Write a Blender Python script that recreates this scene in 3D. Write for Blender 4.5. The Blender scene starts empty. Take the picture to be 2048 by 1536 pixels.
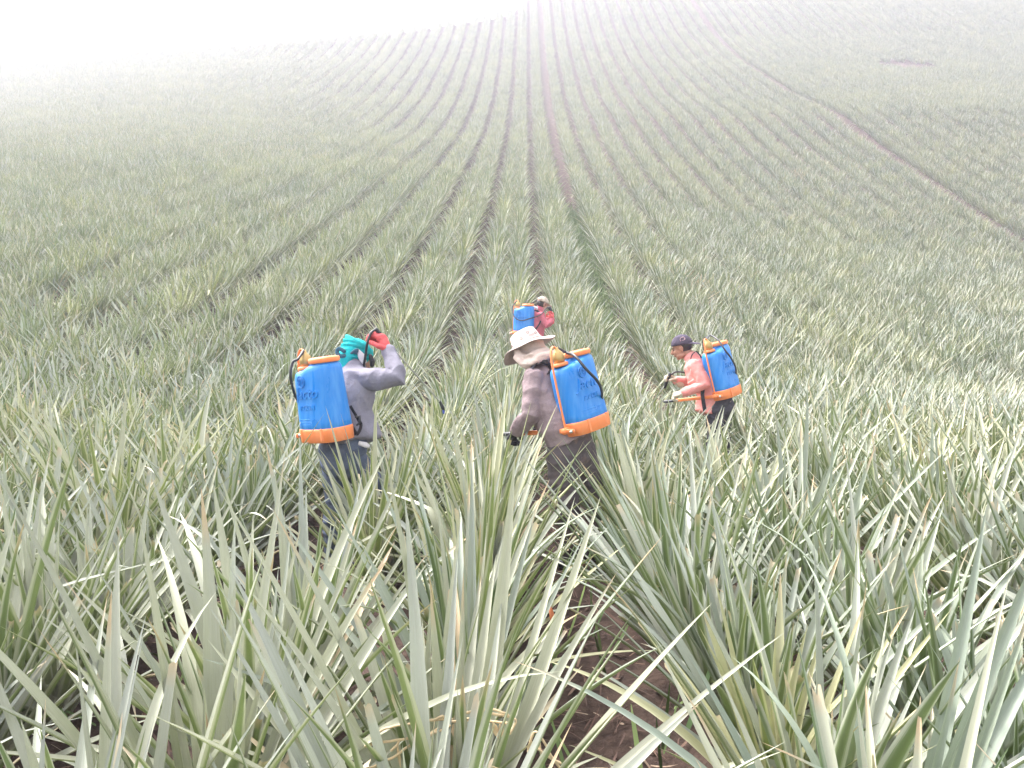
import bpy, bmesh, math, random
import numpy as np
from mathutils import Vector, Matrix, noise

random.seed(7)
rng = np.random.default_rng(11)
scene = bpy.context.scene
col = scene.collection

# ------------------------------------------------------------------ camera
F = 1607.0                       # focal length in pixels of the 2048 wide photo
PITCH = math.radians(9.0)
CAM = Vector((0.0, 0.0, 1.65))
cam_data = bpy.data.cameras.new("camera")
cam_data.sensor_width = 36.0
cam_data.lens = 36.0 * F / 2048.0
cam_data.clip_start = 0.05
cam_data.clip_end = 3000.0
cam = bpy.data.objects.new("camera", cam_data)
cam.location = CAM
cam.rotation_euler = (math.radians(90) - PITCH, 0, 0)
col.objects.link(cam)
scene.camera = cam
CP, SP = math.cos(PITCH), math.sin(PITCH)

def P(px, py, D):
    """a photo pixel at a distance along the view axis -> a place in the world"""
    xc = (px - 1024.0) / F * D
    yc = (768.0 - py) / F * D
    return Vector((xc, D * CP + yc * SP, -D * SP + yc * CP)) + CAM

# ------------------------------------------------------------------ light
world = bpy.data.worlds.new("World")
scene.world = world
world.use_nodes = True
wn = world.node_tree
wn.nodes.clear()
w_out = wn.nodes.new("ShaderNodeOutputWorld")
w_bg = wn.nodes.new("ShaderNodeBackground")
w_sky = wn.nodes.new("ShaderNodeTexSky")
w_sky.sky_type = 'NISHITA'
w_sky.sun_disc = False
SUN_ELEV, SUN_AZ = math.radians(52), math.radians(-48)    # azimuth from +Y, to the left
w_sky.sun_elevation = SUN_ELEV
w_sky.sun_rotation = SUN_AZ
w_sky.air_density = 1.0
w_sky.dust_density = 6.0
w_sky.ozone_density = 2.0
w_bg.inputs[1].default_value = 0.15
w_hs = wn.nodes.new("ShaderNodeHueSaturation")     # cloud cover: the sky's blue is greyed
w_hs.inputs['Saturation'].default_value = 0.22
wn.links.new(w_sky.outputs[0], w_hs.inputs['Color'])
wn.links.new(w_hs.outputs[0], w_bg.inputs[0])
wn.links.new(w_bg.outputs[0], w_out.inputs[0])
sun_data = bpy.data.lights.new("sun", 'SUN')
sun_data.energy = 1.15
sun_data.angle = math.radians(22)
sun_data.color = (1.0, 0.95, 0.88)
sun = bpy.data.objects.new("sun", sun_data)
sd = Vector((math.sin(SUN_AZ) * math.cos(SUN_ELEV), math.cos(SUN_AZ) * math.cos(SUN_ELEV), math.sin(SUN_ELEV)))
sun.rotation_euler = sd.to_track_quat('Z', 'Y').to_euler()
sun.location = sd * 60
col.objects.link(sun)
scene.view_settings.view_transform = 'Standard'
scene.view_settings.look = 'None'
scene.view_settings.exposure = 2.36
scene.view_settings.gamma = 1.0
scene.cycles.max_bounces = 6
scene.cycles.diffuse_bounces = 3
scene.cycles.glossy_bounces = 2
scene.cycles.transmission_bounces = 3
scene.cycles.transparent_max_bounces = 6
scene.cycles.volume_bounces = 1
scene.cycles.use_denoising = True
HAZE_DENSITY = 0.0029

# ------------------------------------------------------------------ helpers
def tag(o, label=None, cat=None, group=None, kind=None):
    if label: o["label"] = label
    if cat: o["category"] = cat
    if group: o["group"] = group
    if kind: o["kind"] = kind
    return o

def link(name, mesh, mat=None, parent=None):
    o = bpy.data.objects.new(name, mesh)
    col.objects.link(o)
    if mat is not None:
        mesh.materials.clear(); mesh.materials.append(mat)
    if parent is not None:
        o.parent = parent
    return o

def np_mesh(name, V, Q, colors=None, smooth=True):
    """quads from numpy arrays, optional per-point colour attribute"""
    m = bpy.data.meshes.new(name)
    V = np.asarray(V, dtype=np.float32); Q = np.asarray(Q, dtype=np.int32)
    m.vertices.add(len(V)); m.vertices.foreach_set("co", V.ravel())
    k = Q.shape[1]
    m.loops.add(Q.size); m.loops.foreach_set("vertex_index", Q.ravel())
    m.polygons.add(len(Q)); m.polygons.foreach_set("loop_start", np.arange(0, Q.size, k, dtype=np.int32))
    m.update(calc_edges=True)
    if smooth:
        m.polygons.foreach_set("use_smooth", np.ones(len(Q), dtype=bool))
    if colors is not None:
        a = m.color_attributes.new("lc", 'FLOAT_COLOR', 'POINT')
        a.data.foreach_set("color", np.asarray(colors, dtype=np.float32).ravel())
    return m

class NT:
    """a tiny node-tree writer"""
    def __init__(s, name):
        s.m = bpy.data.materials.new(name); s.m.use_nodes = True
        s.t = s.m.node_tree
        s.b = s.t.nodes["Principled BSDF"]
    def n(s, kind, **kw):
        x = s.t.nodes.new(kind)
        for k, v in kw.items():
            if k.startswith('i_'):
                key = k[2:]
                x.inputs[int(key) if key.isdigit() else key].default_value = v
            else: setattr(x, k, v)
        return x
    def l(s, a, b): s.t.links.new(a, b)
    def mix(s, fac, a, b, blend='MIX'):
        x = s.t.nodes.new("ShaderNodeMix"); x.data_type = 'RGBA'; x.blend_type = blend
        for sock, v in ((x.inputs[0], fac), (x.inputs[6], a), (x.inputs[7], b)):
            if hasattr(v, 'is_output') : s.l(v, sock)
            elif isinstance(v, (int, float)): sock.default_value = v
            else: sock.default_value = (*v, 1.0) if len(v) == 3 else v
        return x.outputs[2]
    def noise(s, scale, detail=3, vec=None, dim='3D', rough=0.55):
        x = s.t.nodes.new("ShaderNodeTexNoise"); x.inputs['Scale'].default_value = scale
        x.inputs['Detail'].default_value = detail; x.inputs['Roughness'].default_value = rough
        if vec is not None: s.l(vec, x.inputs['Vector'])
        return x.outputs[0]
    def ramp(s, v, pts):
        x = s.t.nodes.new("ShaderNodeValToRGB")
        e = x.color_ramp.elements
        while len(e) < len(pts): e.new(0.5)
        for el, (p, c) in zip(e, pts):
            el.position = p; el.color = (*c, 1) if not isinstance(c, (int, float)) else (c, c, c, 1)
        s.l(v, x.inputs[0]); return x.outputs[0]
    def math(s, op, a, b=None, clamp=False):
        x = s.t.nodes.new("ShaderNodeMath"); x.operation = op; x.use_clamp = clamp
        for sock, v in ((x.inputs[0], a), (x.inputs[1], b)):
            if v is None: continue
            if hasattr(v, 'is_output'): s.l(v, sock)
            else: sock.default_value = v
        return x.outputs[0]
    def bump(s, h, strength=0.3, dist=0.01):
        x = s.t.nodes.new("ShaderNodeBump"); x.inputs['Strength'].default_value = strength
        x.inputs['Distance'].default_value = dist
        s.l(h, x.inputs['Height']); s.l(x.outputs[0], s.b.inputs['Normal'])

# ------------------------------------------------------------------ materials of the field
def mat_leaf():
    t = NT("pineapple_leaf")
    at = t.n("ShaderNodeAttribute", attribute_name="lc")
    sep = t.n("ShaderNodeSeparateColor"); t.l(at.outputs['Color'], sep.inputs[0])
    R, V, U = sep.outputs[0], sep.outputs[1], sep.outputs[2]
    dry = at.outputs['Alpha']
    geo = t.n("ShaderNodeNewGeometry")
    oi = t.n("ShaderNodeObjectInfo")
    big = t.noise(0.16, 3, geo.outputs['Position'])
    mid = t.noise(1.1, 2, geo.outputs['Position'])
    comb = t.n("ShaderNodeCombineXYZ")
    t.l(t.math('MULTIPLY', U, 11.0), comb.inputs[0]); t.l(t.math('MULTIPLY', V, 3.0), comb.inputs[1])
    t.l(t.math('MULTIPLY', R, 31.0), comb.inputs[2])
    streak = t.noise(3.0, 3, comb.outputs[0])
    # distance from the midrib 0..1
    edge = t.math('ABSOLUTE', t.math('SUBTRACT', t.math('MULTIPLY', U, 2.0), 1.0))
    # upper side: green middle, pale waxy margins
    green = t.mix(R, (0.100, 0.145, 0.068), (0.170, 0.215, 0.095))
    wax = t.mix(R, (0.33, 0.35, 0.285), (0.39, 0.41, 0.31))
    e2 = t.n("ShaderNodeMapRange", interpolation_type='SMOOTHSTEP'); e2.inputs[1].default_value = 0.45; e2.inputs[2].default_value = 0.80
    t.l(t.math('ADD', edge, t.math('MULTIPLY', t.math('SUBTRACT', streak, 0.5), 0.5)), e2.inputs[0])
    upper = t.mix(e2.outputs[0], green, wax)
    # under side: silvery scales
    silver = t.mix(R, (0.325, 0.335, 0.31), (0.415, 0.425, 0.355))
    silver = t.mix(t.math('MULTIPLY', t.ramp(streak, [(0.35, 0.0), (0.65, 1.0)]), 0.42), silver, (0.26, 0.285, 0.225))
    c = t.mix(geo.outputs['Backfacing'], upper, silver)
    # yellower and bluer patches over the field, plant to plant
    yel = t.ramp(big, [(0.42, 0.0), (0.66, 1.0)])
    c = t.mix(t.math('MULTIPLY', yel, 0.22), c, (0.42, 0.43, 0.25))
    hv = t.ramp(oi.outputs['Random'], [(0.0, (0.74, 0.82, 0.78)), (0.5, (1.0, 1.0, 1.0)), (0.90, (1.12, 1.09, 0.96)), (0.97, (1.16, 1.12, 0.88)), (1.0, (1.20, 1.13, 0.82))])
    c = t.mix(1.0, c, hv, 'MULTIPLY')
    mv = t.ramp(mid, [(0.3, 0.86), (0.7, 1.1)])
    c = t.mix(1.0, c, mv, 'MULTIPLY')
    # pale, slightly reddish leaf base; brown dead tip
    basef = t.ramp(V, [(0.0, 1.0), (0.22, 0.0)])
    c = t.mix(t.math('MULTIPLY', basef, 0.55), c, (0.42, 0.40, 0.30))
    drn = t.noise(9.0, 3, comb.outputs[0])
    spots = t.noise(5.5, 4, comb.outputs[0], rough=0.7)
    c = t.mix(t.math('MULTIPLY', t.ramp(spots, [(0.60, 0.0), (0.70, 1.0)]), 0.45), c, (0.30, 0.22, 0.14))
    dryc = t.mix(drn, (0.30, 0.19, 0.11), (0.62, 0.52, 0.36))
    c = t.mix(dry, c, dryc)
    t.l(c, t.b.inputs['Base Color'])
    t.b.inputs['Roughness'].default_value = 0.55
    t.b.inputs['Specular IOR Level'].default_value = 0.22
    t.b.inputs['Subsurface Weight'].default_value = 0.0
    # the thin blade lets some light through
    tr = t.n("ShaderNodeBsdfTranslucent"); t.l(t.mix(0.5, c, (0.30, 0.42, 0.06)), tr.inputs[0])
    ms = t.n("ShaderNodeMixShader"); ms.inputs[0].default_value = 0.07
    t.l(t.b.outputs[0], ms.inputs[1]); t.l(tr.outputs[0], ms.inputs[2])
    t.l(ms.outputs[0], t.t.nodes["Material Output"].inputs[0])
    t.bump(streak, 0.22, 0.004)
    return t.m

def mat_soil():
    t = NT("red_soil")
    tc = t.n("ShaderNodeTexCoord")
    n1 = t.noise(0.5, 4, tc.outputs['Object']); n2 = t.noise(14, 6, tc.outputs['Object'], rough=0.65)
    c = t.mix(n1, (0.036, 0.026, 0.023), (0.066, 0.043, 0.036))
    c = t.mix(t.ramp(n2, [(0.35, 0.0), (0.7, 1.0)]), c, (0.11, 0.074, 0.060))
    t.l(c, t.b.inputs['Base Color']); t.b.inputs['Roughness'].default_value = 0.95
    t.b.inputs['Specular IOR Level'].default_value = 0.15
    t.bump(n2, 0.9, 0.05)
    return t.m

def mat_litter():
    t = NT("dead_leaf")
    at = t.n("ShaderNodeAttribute", attribute_name="lc")
    sep = t.n("ShaderNodeSeparateColor"); t.l(at.outputs['Color'], sep.inputs[0])
    c = t.ramp(sep.outputs[0], [(0.0, (0.05, 0.03, 0.025)), (0.5, (0.12, 0.065, 0.05)), (0.85, (0.24, 0.15, 0.11)), (1.0, (0.42, 0.32, 0.23))])
    geo = t.n("ShaderNodeNewGeometry"); n = t.noise(60, 3, geo.outputs['Position'])
    c = t.mix(t.math('MULTIPLY', n, 0.5), c, (0.12, 0.07, 0.05))
    t.l(c, t.b.inputs['Base Color']); t.b.inputs['Roughness'].default_value = 0.85
    t.bump(n, 0.4, 0.004)
    return t.m

def mat_weed():
    t = NT("weed")
    at = t.n("ShaderNodeAttribute", attribute_name="lc")
    sep = t.n("ShaderNodeSeparateColor"); t.l(at.outputs['Color'], sep.inputs[0])
    c = t.mix(sep.outputs[0], (0.07, 0.13, 0.04), (0.20, 0.27, 0.09))
    t.l(c, t.b.inputs['Base Color']); t.b.inputs['Roughness'].default_value = 0.7
    return t.m

LEAF, SOIL, LITTER, WEED = mat_leaf(), mat_soil(), mat_litter(), mat_weed()

# ------------------------------------------------------------------ terrain
PY = np.array([-12, -3, 0, 2.5, 5.1, 7.7, 10.5, 13.8, 20.1, 29, 42, 58, 77, 96.7, 110, 122, 135, 150.])
PZ = np.array([.35, .12, 0, -.20, -.46, -.67, -.72, -.57, .55, 2.30, 5.4, 9.75, 15.9, 23.7, 29.9, 36.6, 43.5, 50.])
ys = np.linspace(-12, 150, 1621)
zs = np.interp(ys, PY, PZ)
k = np.exp(-0.5 * (np.arange(-40, 41) / 14.0) ** 2); k /= k.sum()
zs = np.convolve(np.pad(zs, 40, mode='reflect', reflect_type='odd'), k, mode='valid')

ROW = 1.6
def xmain(y): return 1.86 + 0.017 * y           # the wide gap the man in the pink shirt walks in
def crest(x):
    return np.interp(x, [-160, -60, -33, -15, -4, 0, 6, 12], [94, 99, 104, 111, 116, 119, 140, 150])

def macro(x, y):
    x = np.asarray(x, float); y = np.asarray(y, float)
    c = crest(x)
    over = np.maximum(y - c, 0.0)
    z = np.interp(np.minimum(y, c), ys, zs) - 0.10 * over - 0.004 * over ** 2
    s = 0.085 * np.clip((y - 7) / 10, 0, 1) * np.clip((66 - y) / 30, 0, 1)
    z = z - s * 22 * np.tanh(x / 22) * np.where(x > 0, 2.2, 1.0)
    z = z + 0.35 * np.sin(x * 0.09 + 1.3) * np.sin(y * 0.07) * np.clip((y - 20) / 30, 0, 1)
    z = z - np.clip(-x - 30, 0, 200) * 0.03 * np.clip((y - 60) / 40, 0, 1)
    return z

def furrow(x, y):
    u = (x - xmain(y)) / ROW
    f = 0.5 - 0.5 * np.cos(2 * np.pi * u)           # 0 in the gaps, 1 on the beds
    return 0.13 * f ** 0.7

def ground(x, y):
    return float(macro(x, y) + furrow(np.asarray(x, float), np.asarray(y, float)))

# the ground: one sheet, fine near the camera
us = np.concatenate([np.arange(-72, -24, 0.5), np.arange(-24, -5, 0.25), np.arange(-5, 6, 0.0625), np.arange(6, 26, 0.25), np.arange(26, 60, 0.5)])
yy = np.concatenate([np.arange(-8, 9, 0.08), np.arange(9, 20, 0.2), np.arange(20, 60, 0.5), np.arange(60, 175, 1.25)])
U_, Y_ = np.meshgrid(us, yy)
X_ = xmain(Y_) + U_ * ROW
Z_ = macro(X_, Y_) + furrow(X_, Y_)
near = (Y_ < 14) & (np.abs(X_) < 9)
nz = np.zeros_like(Z_)
idx = np.argwhere(near)
for a, b in idx:
    p = Vector((X_[a, b], Y_[a, b], 0))
    nz[a, b] = 0.035 * noise.noise(p * 4.0) + 0.020 * noise.noise(p * 11.0)
Z_ += nz
ny, nx = X_.shape
gi = np.arange(ny * nx).reshape(ny, nx)
Qd = np.stack([gi[:-1, :-1], gi[:-1, 1:], gi[1:, 1:], gi[1:, :-1]], -1).reshape(-1, 4)
soil = link("ground", np_mesh("ground", np.stack([X_, Y_, Z_], -1).reshape(-1, 3), Qd), SOIL)
tag(soil, "reddish brown soil between the pineapple rows", kind="structure")

# ------------------------------------------------------------------ pineapple plants
def make_leaves(n, segs, across, seed, hmax=0.86, cut=0.12, drytip=0.25, wbase=0.058, low=0.0, spread=46, stiff=1.0):
    r = np.random.default_rng(seed)
    Vs, Qs, Cs = [], [], []
    off = 0
    t = np.linspace(-1, 1, across)
    for i in range(n):
        f = (i + 0.5) / n                                     # 0 inner .. 1 outer
        az = i * 2.39996 + r.normal(0, 0.25)
        L = hmax * (0.50 + 0.52 * min(1, f * 1.9)) * r.uniform(0.82, 1.12)
        if f > 0.85: L *= 0.8
        e0 = math.radians(89 - spread * f ** 0.9 + r.normal(0, 7) + (-8 if low and f > .8 else 0))
        droop = math.radians(stiff * r.uniform(2, 24) * (0.4 + f) + (r.random() < 0.06) * 45)
        sway = r.normal(0, 0.10 * stiff)
        curve_p = r.uniform(1.2, 2.4)
        w = wbase * r.uniform(0.62, 1.15) * (0.72 + 0.36 * min(1, 1.6 * f))
        is_cut = r.random() < cut
        smax = r.uniform(0.45, 0.85) if is_cut else 1.0
        s = np.linspace(0, 1, segs + 1) * smax
        e = e0 - droop * s ** curve_p
        if r.random() < 0.025:                                 # a leaf bent over at a crease
            e = np.where(s > 0.6, e - math.radians(r.uniform(30, 70)), e)
        ds = L * np.diff(s, prepend=0)
        rad = 0.025 + 0.03 * f + np.cumsum(np.cos(e) * ds)
        zz = 0.02 + 0.16 * (1 - f) + np.cumsum(np.sin(e) * ds)
        lat = sway * L * s ** 2
        ca, sa = math.cos(az), math.sin(az)
        C = np.stack([rad * ca - lat * sa, rad * sa + lat * ca, zz], -1)
        side = np.array([-sa, ca, 0.0])
        tw = r.normal(0, 0.12)
        T = np.stack([np.cos(e) * ca, np.cos(e) * sa, np.sin(e)], -1)
        N = np.cross(T, side[None, :]); N *= -1               # towards the plant's middle / sky
        N = np.where((N[:, 2:3] < 0), -N, N) if e0 < math.pi / 2 else N
        prof = np.interp(s, [0, 0.06, 0.3, 0.6, 0.85, 0.96, 1.0], [1.15, 1.0, 0.95, 0.72, 0.34, 0.12, 0.01]) * w
        ang = tw * s
        S2 = side[None, :] * np.cos(ang)[:, None] + N * np.sin(ang)[:, None]
        N2 = N * np.cos(ang)[:, None] - side[None, :] * np.sin(ang)[:, None]
        depth = 0.30 if across > 2 else 0
        grid = C[:, None, :] + S2[:, None, :] * (t[None, :, None] * prof[:, None, None] * 0.5 * 0.92) \
             + N2[:, None, :] * ((np.abs(t)[None, :, None] ** 1.6) * prof[:, None, None] * depth)
        if is_cut:                                            # ragged cut end
            grid[-1] += T[-1][None, :] * r.normal(0, 0.008, (across, 1))
        Vs.append(grid.reshape(-1, 3))
        m = segs + 1
        g = np.arange(m * across).reshape(m, across) + off
        Qs.append(np.stack([g[:-1, :-1], g[:-1, 1:], g[1:, 1:], g[1:, :-1]], -1).reshape(-1, 4))
        off += m * across
        tint = r.random()
        dry = np.zeros(m)
        if is_cut: dry = np.clip((s - smax + 0.04) / 0.04, 0, 1) * 0.8
        elif r.random() < drytip: dry = np.clip((s - r.uniform(0.84, 0.95)) / 0.04, 0, 1)
        if f > 0.93 and r.random() < 0.35: dry = np.full(m, r.uniform(0.55, 1.0))
        Cc = np.zeros((m, across, 4))
        Cc[..., 0] = tint; Cc[..., 1] = s[:, None]; Cc[..., 2] = (t[None, :] + 1) / 2; Cc[..., 3] = dry[:, None]
        Cs.append(Cc.reshape(-1, 4))
    return np.concatenate(Vs), np.concatenate(Qs), np.concatenate(Cs)

def plant_mesh(name, *a, **k):
    V, Q, C = make_leaves(*a, **k)
    m = np_mesh(name, V, Q, C)
    m.materials.append(LEAF)
    return m

# where the plants stand: two lines on every bed
def all_plants():
    out = []
    pr = np.random.default_rng(5)
    for bed in range(-60, 52):
        for ln in (-0.165, 0.165):
            uc = bed + 0.5 + ln
            wide = 0.0
            # the wider gaps: one at the pink-shirted man, paths far right and far left
            if bed == 0 and ln < 0: wide = 0.12
            if bed == -1 and ln > 0: wide = -0.09
            if bed == 14 and ln < 0: uc += 0.22
            if bed == 13 and ln > 0: uc -= 0.11
            y = 0.55 + pr.uniform(0, 0.3)
            while y < 150:
                step = 0.29 if y < 60 else 0.33
                y += step * pr.uniform(0.88, 1.12)
                ui = uc + (0.028 if ln > 0 else -0.028) * min(1, max(0, (65 - y) / 40)) + wide * min(1, max(0, (y - 9) / 10))
                x = xmain(y) + ui * ROW + pr.normal(0, 0.03)
                D = y * CP
                if abs(x) > 0.70 * D + 3.2: continue
                if y > float(crest(x)) + 7: continue
                if x * x + y * y < 1.0: continue
                if bed == -2 and ln < 0 and 3.1 < y < 4.3: continue
                if pr.random() < 0.012: continue
                # a bare washed-out patch up on the right
                if ((x - 43.5) / 3.0) ** 2 + ((y - 93) / 3.0) ** 2 < 1: continue
                out.append((x, y, bed, ln))
    return out

plants = all_plants()
px_ = np.array([p[0] for p in plants]); py_ = np.array([p[1] for p in plants])
pz_ = macro(px_, py_) + furrow(px_, py_)
# where each plant's middle shows in the picture
dx, dy, dz = px_, py_, pz_ + 0.45 - CAM.z
Dp = dy * CP - dz * SP
hp = dy * SP + dz * CP
sx = dx / Dp * F; sy = hp / Dp * F
vis = (np.abs(sx) < 1024 + 0.22 / Dp * F) & (sy < 768 + 0.2 / Dp * F) & (sy > -768 - 0.38 / Dp * F)
order = sorted(np.nonzero(vis)[0], key=lambda i: Dp[i])
N_THINGS = 300
thing_ids = order[:N_THINGS]
thing_set = set(int(i) for i in thing_ids)

hi_shared = [plant_mesh("pineapple_plant", 32, 9, 5, 100 + i, hmax=0.92, cut=0.10, wbase=0.060, spread=47, stiff=0.7) for i in range(16)]
pr = random.Random(3)
BEDS = {0: "bed right of the pink-shirted man", -1: "bed left of the pink-shirted man",
        -2: "bed left of the sun-hatted man", -3: "bed left of the grey-shirted man",
        1: "second bed right of the pink-shirted man", 2: "third bed right of the pink-shirted man", 3: "fourth bed right of the pink-shirted man",
        -4: "second bed left of the grey-shirted man", -5: "third bed left of the grey-shirted man", -6: "fourth bed left of the grey-shirted man"}
def bed_words(bed): return BEDS.get(bed, "outermost beds on the right" if bed > 0 else "outermost beds on the left")
ORD = ["nearest", "second", "third", "fourth", "fifth", "sixth", "seventh", "eighth", "ninth", "tenth", "eleventh", "twelfth", "thirteenth", "fourteenth", "fifteenth", "sixteenth"]
line_count = {}
for j, i in enumerate(thing_ids):
    x, y, bed, ln = plants[i]
    if j < 70:
        m = plant_mesh("pineapple_plant", 33 + pr.randrange(8), 12, 5, 900 + j, hmax=1.0, cut=0.20, drytip=0.30, wbase=0.055, spread=44, stiff=0.5, low=1)
    else:
        m = hi_shared[pr.randrange(16)]
    o = bpy.data.objects.new("pineapple_plant", m)
    col.objects.link(o)
    o.location = (x, y, pz_[i] - 0.01)
    o.rotation_euler = (pr.gauss(0, 0.06), pr.gauss(0, 0.06) + (0.10 if ln > 0 else -0.10), pr.uniform(0, 6.28))
    s = pr.uniform(0.85, 1.06); o.scale = (s, s, s * pr.uniform(0.95, 1.06))
    key = (bed, ln); c = line_count.get(key, 0); line_count[key] = c + 1
    side = "left" if ln < 0 else "right"
    the = "" if bed_words(bed)[:3] in ("sec", "thi", "fou") else "the "
    if c < 16 and bed in BEDS and abs(sx[i]) < 1200:
        lab = "%s pineapple plant up the %s line of %s%s" % (ORD[c], side, the, bed_words(bed))
    else:
        lab = "pineapple plant farther up the %s line of %s%s" % (side, the, bed_words(bed))
    tag(o, lab, "pineapple plant", "pineapple plants in the %s line of the %s" % (side, bed_words(bed)))

# all the other plants, past the three hundred that show largest: one object
protos = bpy.data.collections.new("plant_kinds")
for i in range(10):
    protos.objects.link(bpy.data.objects.new("kind_%02d" % i, plant_mesh("leaves", 34, 5, 3, 300 + i, hmax=0.90, cut=0.03, wbase=0.052, spread=45, stiff=0.7)))
for i in range(10, 18):
    protos.objects.link(bpy.data.objects.new("kind_%02d" % i, plant_mesh("leaves", 32, 3, 3, 300 + i, hmax=0.84, cut=0.0, wbase=0.052, spread=36)))
rest = np.array([i for i in range(len(plants)) if i not in thing_set])
fm = bpy.data.meshes.new("pineapple_field")
fm.vertices.add(len(rest))
fm.vertices.foreach_set("co", np.stack([px_[rest], py_[rest], pz_[rest] - 0.01], -1).astype(np.float32).ravel())
rr = np.random.default_rng(21)
lnv = np.array([plants[i][3] for i in rest])
rot = np.stack([rr.normal(0, 0.07, len(rest)), rr.normal(0, 0.07, len(rest)) + 0.5 * lnv, rr.uniform(0, 6.28, len(rest))], -1)
a = fm.attributes.new("rot", 'FLOAT_VECTOR', 'POINT'); a.data.foreach_set("vector", rot.astype(np.float32).ravel())
sc = rr.uniform(0.80, 1.08, len(rest))
a = fm.attributes.new("siz", 'FLOAT', 'POINT'); a.data.foreach_set("value", sc.astype(np.float32))
ki = np.where(Dp[rest] < 38, rr.integers(0, 10, len(rest)), rr.integers(10, 18, len(rest)))
a = fm.attributes.new("kindi", 'INT', 'POINT'); a.data.foreach_set("value", ki.astype(np.int32))
field = link("pineapple_field", fm)
tag(field, "pineapple plants in long rows covering the hillside beyond the nearest ones", "pineapple field", "pineapple field", "stuff")
ng = bpy.data.node_groups.new("field", 'GeometryNodeTree')
ng.interface.new_socket("Geometry", in_out='INPUT', socket_type='NodeSocketGeometry')
ng.interface.new_socket("Geometry", in_out='OUTPUT', socket_type='NodeSocketGeometry')
N = ng.nodes.new; gin = N('NodeGroupInput'); gout = N('NodeGroupOutput')
iop = N('GeometryNodeInstanceOnPoints'); ci = N('GeometryNodeCollectionInfo')
ci.inputs['Collection'].default_value = protos; ci.inputs['Separate Children'].default_value = True; ci.inputs['Reset Children'].default_value = True
def named(nm, typ):
    x = N('GeometryNodeInputNamedAttribute'); x.data_type = typ; x.inputs[0].default_value = nm; return x.outputs[0]
L_ = ng.links.new
L_(gin.outputs[0], iop.inputs['Points']); L_(ci.outputs[0], iop.inputs['Instance'])
iop.inputs['Pick Instance'].default_value = True
L_(named("kindi", 'INT'), iop.inputs['Instance Index'])
L_(named("rot", 'FLOAT_VECTOR'), iop.inputs['Rotation']); L_(named("siz", 'FLOAT'), iop.inputs['Scale'])
L_(iop.outputs[0], gout.inputs[0])
md = field.modifiers.new("field", 'NODES'); md.node_group = ng
print("PLANTS", len(plants), "things", len(thing_ids), "last D", Dp[thing_ids[-1]])

# ------------------------------------------------------------------ dead leaves and weeds on the soil
def strips(n, pick, seed, lmin, lmax, wmin, wmax, lift, curl, up=0.0, parts=4):
    r = np.random.default_rng(seed)
    Vs, Qs, Cs = [], [], []; off = 0
    for i in range(n):
        x, y = pick(r)
        z = ground(x, y)
        L = r.uniform(lmin, lmax); w = r.uniform(wmin, wmax); az = r.uniform(0, 6.283)
        d = np.array([math.cos(az), math.sin(az), 0]); sd_ = np.array([-d[1], d[0], 0])
        s = np.linspace(0, 1, parts + 1)
        e = up * r.uniform(0.5, 1.0); c = r.normal(0, curl)
        hz = z + 0.01 + r.uniform(0, lift) + L * s * math.sin(e) + c * L * s * s * 0.5
        hr = L * s * math.cos(e)
        ww = w * np.interp(s, [0, 0.2, 0.8, 1], [0.7, 1, 0.7, 0.1])
        rl = r.normal(0, 0.5)
        c0 = np.array([x, y, 0]) + hr[:, None] * d + np.array([0, 0, 1]) * hz[:, None]
        A = c0 + sd_ * ww[:, None] / 2 + np.array([0, 0, 1]) * (rl * ww[:, None] / 2)
        B = c0 - sd_ * ww[:, None] / 2 - np.array([0, 0, 1]) * (rl * ww[:, None] / 2)
        Vs.append(np.stack([A, B], 1).reshape(-1, 3))
        g = np.arange((parts + 1) * 2).reshape(-1, 2) + off
        Qs.append(np.stack([g[:-1, 0], g[:-1, 1], g[1:, 1], g[1:, 0]], -1)); off += (parts + 1) * 2
        Cs.append(np.tile([r.random(), 0, 0, 0], ((parts + 1) * 2, 1)))
    return np.concatenate(Vs), np.concatenate(Qs), np.concatenate(Cs)

def pick_gap(r):
    y = 1.6 + 12 * r.random() ** 1.6
    g = r.integers(-4, 4)
    return xmain(y) + (g + r.normal(0, 0.16)) * ROW, y
V, Q, C = strips(9000, pick_gap, 77, 0.02, 0.20, 0.002, 0.015, 0.03, 0.35, up=0.25)
tag(link("leaf_litter", np_mesh("leaf_litter", V, Q, C), LITTER), "brown dead leaf scraps strewn on the soil between rows", "leaf litter", kind="stuff")

def pick_weed(r):
    if r.random() < 0.93:
        y = r.choice([18.5, 21, 23.5, 24.5, 25.5, 27, 28, 29, 31, 34]) + r.normal(0, 0.9)
        return xmain(y) + r.normal(0, 0.20), y
    y = 2.2 + 9 * r.random()
    g = r.integers(-3, 3)
    return xmain(y) + (g + r.normal(0, 0.2)) * ROW, y
V, Q, C = strips(15000, pick_weed, 78, 0.10, 0.42, 0.008, 0.028, 0.03, 0.3, up=1.3)
tag(link("weeds", np_mesh("weeds", V, Q, C), WEED), "low green weeds growing in the wide gap between rows", "weeds", kind="stuff")
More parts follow.
